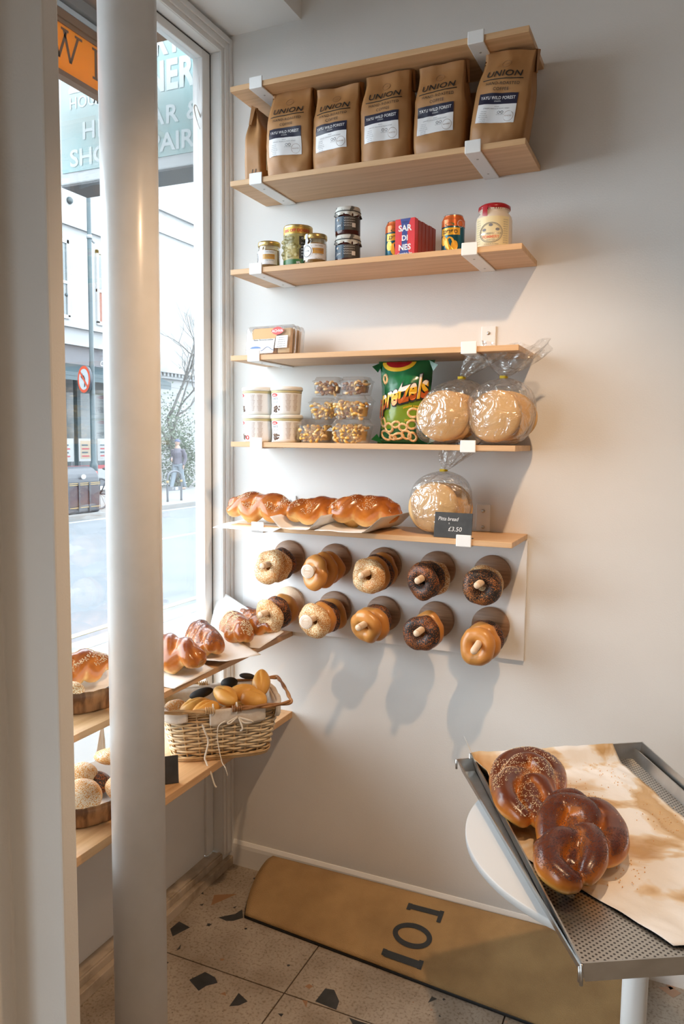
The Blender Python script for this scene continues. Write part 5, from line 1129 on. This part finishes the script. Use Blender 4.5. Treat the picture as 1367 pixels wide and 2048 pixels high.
for k in range(4):
    tt = thing('poster_board', 'white framed poster board on the pavement under the awning across the street', 'poster', (-13.55, 13.0+.72*k, 0), 0, 'poster boards across the street')
    w = MB(); w.box((-.03, 0, .90), (0, .52, 1.52), 0); w.box((.001, .05, .97), (.004, .47, 1.46), 1 if k % 2 else 2); 
    for q in range(4): w.box((.005, .1, 1.02+.1*q), (.007, .38-.05*(q % 2), 1.06+.1*q), 3 if q % 2 else 4)
    w.build('board', ['poster_white', 'poster_tan', 'poster_white', 'poster_ink', 'poster_red'], tt)
    w = MB(); w.box((-.025, .05, 0), (-.005, .09, .9)); w.box((-.025, .43, 0), (-.005, .47, .9)); w.build('leg', 'shop_grey', tt)
t = thing('low_barrier', 'low red and white barrier in front of the cafe posters across the street', 'barrier', (-13.2, 11, 0))
w = MB(); w.box((0, 0, .70), (.05, 5.2, .80), 1); w.box((0, 0, .42), (.05, 5.2, .70), 0); w.build('panel', ['poster_white', 'poster_red'], t)
w = MB(); w.box((0, .1, 0), (.05, .2, .42)); w.box((0, 5, 0), (.05, 5.1, .42)); w.build('foot', 'shop_grey', t)
t = thing('stone_building', 'pale stone building behind the tree across the street', 'building', (-14.5, 18.1, 0))
w = MB(); w.box((-4, 0, 0), (0, 14, 10.5)); w.build('wall', 'stucco', t)
w = MB(); w.box((0, 0, 3.70), (.30, 14, 3.80)); w.box((0, 0, 3.52), (.16, 14, 3.70))
for k in range(70): w.box((.16, .1+.2*k, 3.60), (.24, .19+.2*k, 3.70))
w.box((0, 0, 8.9), (.12, 14, 9.05)); w.box((0, 0, 8.2), (.08, 14, 8.3)); w.build('cornice', 'stone_trim', t)
w = MB()
for k in range(14): w.box((0, 0, .25*k+.0), (.012, 14, .25*k+.235))
w.build('stone_courses', 'stucco', t)
for k in range(3):
    w = MB(); w.box((.012, 2.55+3.2*k, .75), (.05, 2.95+3.2*k, 3.25), 0); w.box((.05, 2.62+3.2*k, .78), (.06, 2.88+3.2*k, 1.4), 1); fo = w.build('tall_window', ['shop_grey', 'brick'], t)
    w = MB(); w.box((.0, 2.50+3.2*k, 4.2), (.05, 2.9+3.2*k, 5.2)); w.build('upper_window', 'street_glass', t)
# lamp post with road sign
t = thing('lamp_post', 'tall grey blue lamp post across the street', 'lamp post', (-10.95, 11.40, 0))
w = MB(); w.lathe([(.095, 0), (.095, .9), (.085, .96), (.060, .98), (.057, 3.2), (.050, 3.3), (.045, 9)], 20); w.build('pole', 'teal_paint', t)
w = MB(); w.lathe([(.062, 6.0), (.062, 6.08)], 16); w.cyl((0, .05, 6.0), (.0, .16, 5.95), .03, 8); w.build('collar', 'stone_trim', t)
t = thing('road_sign', 'round red rimmed no left turn sign on the lamp post across the street', 'sign', (-10.93, 11.13, 2.86), (0, 0, 0))
n_ = Vector((-.36, -.93, 0)).normalized(); u_ = Vector((n_.y, -n_.x, 0))*-1; u_ = Vector((.93, -.36, 0)).normalized()
def disc(w, r, e, mi, th=.0): w.add([tuple(u_*r*math.cos(a)+Vector((0, 0, 1))*r*math.sin(a)+n_*e) for a in [2*PI*i/36 for i in range(36)]], [tuple(range(36))], mi)
w = MB(); disc(w, .30, .012, 0); disc(w, .235, .014, 1)
for P_ in (((.02, -.17), (.07, -.17), (.07, .02), (.0, .09), (-.05, .09), (-.05, .04), (-.02, .04), (.02, 0)), ((-.15, .065), (-.05, .14), (-.05, -.01))): w.add([tuple(u_*a+Vector((0, 0, b))+n_*.016) for a, b in P_], [tuple(range(len(P_)))], 2)
w.add([tuple(u_*a+Vector((0, 0, b))+n_*.018) for a, b in ((-.185, .145), (-.145, .185), (.185, -.145), (.145, -.185))], [(0, 1, 2, 3)], 0); w.build('face', ['sign_red', 'sign_white', 'ink'], t)
w = MB(); w.cyl(tuple(n_*-.05), tuple(n_*.011), .302, 36); w.build('back', 'bin_black', t)
w = MB(); w.cyl((-.02, .06, .12), (-.02, .27, .12), .012, 8); w.cyl((-.02, .06, -.10), (-.02, .27, -.10), .012, 8); w.build('clamp', 'stone_trim', t)
# litter bin
t = thing('litter_bin', 'large black street litter bin with gold lines on the far kerb', 'bin', (-10.1, 9.65, 0))
w = MB(); prof = [(-.32, .0), (.32, 0), (.32, .66)]+[(.32*math.cos(PI*i/12), .66+.30*math.sin(PI*i/12)) for i in range(1, 12)]+[(-.32, .66)]
w.prism(prof, -.66, .64, 0, T=Matrix(((1, 0, 0, 0), (0, 0, 1, 0), (0, 1, 0, 0), (0, 0, 0, 1)))); w.build('body', 'bin_black', t, bev=.05)
w = MB(); w.box((.321, -.62, .16), (.332, .60, .56), 0)
for zz_ in (.12, .585, .62): w.box((.333, -.65, zz_), (.338, .62, zz_+.014), 1)
for y_ in (-.30, .0, .30): w.box((.334, y_-.02, .04), (.352, y_+.02, .64), 2)
w.add([(.355-.03*0+.0, .12+.07*math.cos(a), .76+.05*math.sin(a)) for a in [2*PI*i/16 for i in range(16)]], [tuple(range(16))], 3); w.build('panel', ['bin_maroon', 'gold_line', 'bin_black', 'road_white'], t)
w = MB(); w.box((.02, -.1, -.0), (.03, .0, .001))
# bicycle
t = thing('bicycle', 'bicycle with a red rear mudguard parked behind the litter bin', 'bicycle', (-10.15, 10.95, 0))
for yy in (-.25, .80):
    w = MB(); w.tube([(0, yy+.33*math.cos(a), .34+.33*math.sin(a)) for a in [2*PI*i/32 for i in range(32)]], .02, 6, closed=True)
    for k in range(12): w.cyl((0, yy, .34), (0, yy+.32*math.cos(PI*k/6), .34+.32*math.sin(PI*k/6)), .004, 4)
    w.build('wheel', 'bin_black', t)
w = MB()
for a, b in (((0, -.25, .34), (0, .15, .30)), ((0, .15, .30), (0, .02, .82)), ((0, .02, .80), (0, .62, .85)), ((0, .15, .30), (0, .64, .78)), ((0, .60, .92), (0, .80, .34)), ((0, -.25, .34), (0, .05, .72))): w.cyl(a, b, .018, 8)
w.build('frame', 'bin_black', t)
w = MB(); w.cyl((-.25, .58, .98), (.25, .58, .98), .015, 8); w.build('handlebar', 'alu', t); w = MB(); w.ball((0, -.02, .88), (.07, .13, .035)); w.build('saddle', 'black', t)
w = MB(); w.box((-.05, -.56, .72), (.05, -.36, .84)); w.build('rear_light_box', 'tail_red', t, bev=.02)
# cycle stand
t = thing('cycle_stand', 'hooped grey cycle stand with yellow bands on the far pavement', 'stand', (-10.1, 13.3, 0))
w = MB(); w.tube(smooth_path([(0, -.28, 0), (0, -.28, .55), (0, -.22, .68), (0, -.10, .735), (0, .10, .735), (0, .22, .68), (0, .28, .55), (0, .28, 0)], 6), .026, 10); w.build('hoop', 'shop_grey', t)
w = MB(); w.box((.0, -.26, .26), (.012, .26, .36), 0); w.text('P', .09, flat((.014, -.08, .275), (0, 1, 0), (0, 0, 1)), 1); w.box((.013, .02, .275), (.015, .13, .345), 1); w.build('plate', ['shop_grey', 'road_white'], t)
w = MB()
for y_ in (-.28, .28): w.cyl((0, y_, .46), (0, y_, .52), .030, 10)
w.build('band', 'gold_line', t)
# tree with ivy
t = thing('street_tree', 'bare branched tree wrapped in ivy in front of the stone building', 'tree', (-13.3, 17.75, 0))
w = MB(); rd = random.Random(21)
def branch(p, d, L, r, k):
    pts = [p]; q = Vector(p); dd = Vector(d)
    for i in range(4): dd = (dd+Vector((rd.uniform(-.3, .3), rd.uniform(-.3, .3), rd.uniform(-.1, .3)))*.7).normalized(); q = q+dd*L/4; pts.append(q.copy())
    w.tube(pts, [r, r*.85, r*.72, r*.62, r*.5], 6 if k < 3 else 4)
    if k < 5:
        for j in range(3 if k < 4 else 2): e = (dd+Vector((rd.uniform(-.9, .9), rd.uniform(-1.1, 1.1), rd.uniform(-.25, .7)))).normalized(); branch(pts[2+j % 3], e, L*rd.uniform(.6, .82), r*.55, k+1)
branch((0, 0, 0), (0, -.05, 1), 2.2, .10, 0); w.build('branches', 'bark', t)
w = MB()
for i in range(3800):
    c = Vector((rd.gauss(0, .30), rd.gauss(0, .42), abs(rd.gauss(1.1, .75)))); c.y += .25*math.sin(c.z*2.2); s2 = rd.uniform(.02, .05); a = Vector((rd.uniform(-1, 1), rd.uniform(-1, 1), rd.uniform(-1, 1))).normalized(); b = a.orthogonal().normalized()
    w.add([c-a*s2, c+b*s2*.7, c+a*s2, c-b*s2*.7], [(0, 1, 2, 3)], 0)
w.build('foliage', 'leaf_grey', t)
# pedestrian
t = thing('person', 'person in a dark jacket, jeans and blue cap walking past the tree', 'person', (-12.55, 16.78, 0), 0)
H = 1.52
def limb(w, pts, rs): w.tube(smooth_path([tuple(c*H for c in p) for p in pts], 4), [r*H for r in sum([[rs[i]+(rs[i+1]-rs[i])*k/4 for k in range(4)] for i in range(len(rs)-1)], [])+[rs[-1]]], 12)
LEGS = [[(-.05, 0, .52), (-.055, -.06, .28), (-.055, -.15, .04)], [(.05, 0, .52), (.055, .05, .28), (.055, .15, .055)]]
ARMS = [[(-.115, 0, .80), (-.135, .02, .64), (-.10, -.09, .60), (-.04, -.14, .63)], [(.115, 0, .80), (.14, .06, .64), (.13, .01, .49)]]
w = MB()
limb(w, [(0, 0, .50), (0, .005, .62), (0, 0, .74), (0, -.005, .82), (0, -.01, .88)], [.085, .075, .095, .065, .034])
for L in LEGS: limb(w, L, [.062, .040, .028])
for A_ in ARMS: limb(w, A_, [.034, .027]+[.020]*(len(A_)-2))
w.ball((0, -.012*H, .935*H), (.048*H, .058*H, .068*H)); w.ball((0, -.072*H, .930*H), (.008*H, .014*H, .012*H)); w.ball((.047*H, -.005*H, .932*H), (.006*H, .012*H, .016*H)); w.ball((-.047*H, -.005*H, .932*H), (.006*H, .012*H, .016*H))
for L in LEGS: p = L[-1]; w.ball((p[0]*H, (p[1]-.035)*H, .022*H), (.028*H, .072*H, .022*H))
for A_ in ARMS:
    p = A_[-1]; w.ball((p[0]*H, p[1]*H, (p[2]-.03)*H), (.014*H, .022*H, .030*H))
    for k in range(4): w.cyl((p[0]*H, (p[1]-.016+.011*k)*H, (p[2]-.05)*H), (p[0]*H, (p[1]-.02+.011*k)*H, (p[2]-(.085 if k in (1, 2) else .078))*H), .0055*H, 6)
    w.cyl((p[0]*H, (p[1]-.015)*H, (p[2]-.02)*H), (p[0]*H, (p[1]-.04)*H, (p[2]-.045)*H), .006*H, 6)
link('body', remesh(w, 'skin', .011, 2, 'body'), t)
w = MB(); limb(w, [(0, 0, .50), (0, .008, .62), (0, 0, .74), (0, -.002, .83)], [.100, .090, .108, .060])
for A_ in ARMS: limb(w, A_, [.044, .038]+[.030]*(len(A_)-2))
w.tube([(0, .02, .60*H), (0, .11*H, .66*H), (0, .10*H, .76*H)], [.03, .09, .05], 10)
link('jacket', remesh(w, 'jacket', .012, 3, 'jacket'), t)
w = MB(); limb(w, [(0, 0, .46), (0, 0, .53)], [.088, .088])
for L in LEGS: limb(w, L, [.072, .052, .040])
link('jeans', remesh(w, 'jeans', .012, 3, 'jeans'), t)
w = MB(); w.ball((0, -.004*H, .962*H), (.054*H, .062*H, .046*H)); w.box((-.035*H, -.12*H, .955*H), (.035*H, -.04*H, .962*H)); w.build('cap', 'cap_blue', t)
w = MB(); w.ball((0, .035*H, .925*H), (.045*H, .035*H, .05*H)); w.build('hair', 'bark', t)

# projecting sign of the neighbouring shop
t = thing('shop_sign', 'pale teal projecting shop sign for dry cleaning, heels and shoe repair outside the window', 'sign', (0, .33, 0))
w = MB(); w.box((-1.09, .0, 2.70), (-.2005, .17, 3.62)); w.build('box', 'sign_white', t, bev=.006)
w = MB(); w.box((-1.07, -.004, 2.748), (-.20, -.0005, 3.58)); w.build('face', 'sign_teal', t, label='pale teal sign face')
w = MB(); w.box((-1.085, .006, 2.694), (-.203, .165, 2.6995)); w.build('underside', 'sign_under', t)
w = MB(); P = lambda x0, z0: (lambda x, y: (x0+x, -.0055, z0+y))
w.text('SHOE REPAIR', .100, P(-1.025, 2.770), 0, bold=.02, align='LEFT', xs=1.10, sp=1.0); w.text('HEEL BAR &', .100, P(-.955, 2.877), 0, bold=.02, align='LEFT', xs=1.08, sp=1.10)
w.text('HOUR', .068, P(-1.022, 3.010), 0, bold=.012, align='LEFT', xs=.95, sp=1.05); w.text('24', .22, P(-1.02, 3.085), 0, bold=.05, align='LEFT')
w.text('CLEANER', .158, P(-.905, 3.010), 0, bold=.04, align='LEFT', xs=.76, sp=1.06); w.text('DRY', .145, P(-.655, 3.150), 0, bold=.04, align='LEFT', xs=.76, sp=1.06)
w.build('lettering', 'sign_letter', t)
# orange fascia board hung outside, seen from behind the glass
t = thing('hanging_board', 'orange signboard in a brown wooden frame hanging outside the left part of the window', 'sign', (-.45, 0, 0))
w = MB(); w.box((-.012, -1.3, 2.80), (0, -.02, 2.965)); w.build('board', 'awning_orange', t)
w = MB(); w.box((-.02, -1.3, 2.966), (.012, -.02, 2.992)); w.box((-.02, -1.3, 2.782), (.012, -.02, 2.7995)); w.box((-.005, -1.3, 2.952), (.006, -.02, 2.966)); w.box((-.02, -.0195, 2.782), (.012, .0, 2.992)); w.build('frame', 'awning_brown', t)
w = MB(); e = .0012
def st(y0, z0, y1, z1, th):
    d_ = Vector((0, y1-y0, z1-z0)).normalized(); n2 = Vector((0, -d_.z, d_.y))*th/2; a, b = Vector((e, y0, z0)), Vector((e, y1, z1)); w.add([a-n2, b-n2, b+n2, a+n2], [(0, 1, 2, 3)], 0)
def sf(y, z_, wd): w.box((e, y-wd/2, z_-.004), (e+.0006, y+wd/2, z_+.004))
Z0, Z1 = 2.842, 2.938
st(-.350, Z1, -.325, Z0, .012); st(-.325, Z0, -.288, Z1, .010); st(-.300, Z1, -.272, Z0, .012); st(-.272, Z0, -.235, Z1, .010)
for y_ in (-.350, -.296, -.233): sf(y_, Z1, .034)
st(-.150, Z0, -.150, Z1, .013); sf(-.150, Z1, .036); sf(-.150, Z0, .036)
for y0, ch in ((-.09, 'N'),): st(y0, Z0, y0, Z1, .010); st(y0, Z1, y0+.055, Z0, .013); st(y0+.055, Z0, y0+.055, Z1, .010); sf(y0, Z1, .026); sf(y0, Z0, .026); sf(y0+.055, Z1, .026)
w.build('lettering', 'letter_brown', t)
t = thing('awning_cassette', 'white and grey awning cassette above the orange signboard outside', 'awning', (-.45, 0, 0))
w = MB(); w.box((-.03, -1.6, 2.9935), (.012, .05, 3.012)); w.build('front_rail', 'sign_white', t); w = MB(); w.box((-.03, -1.6, 3.013), (.0, .05, 3.022), 0); w.box((-.06, -1.6, 3.0225), (.02, .05, 3.06), 1); w.build('cassette', ['bin_black', 'soffit_grey'], t)
w = MB(); w.box((-1.3, -1.7, 3.075), (-.2, .12, 3.10)); struct('soffit', w, 'soffit_wood')
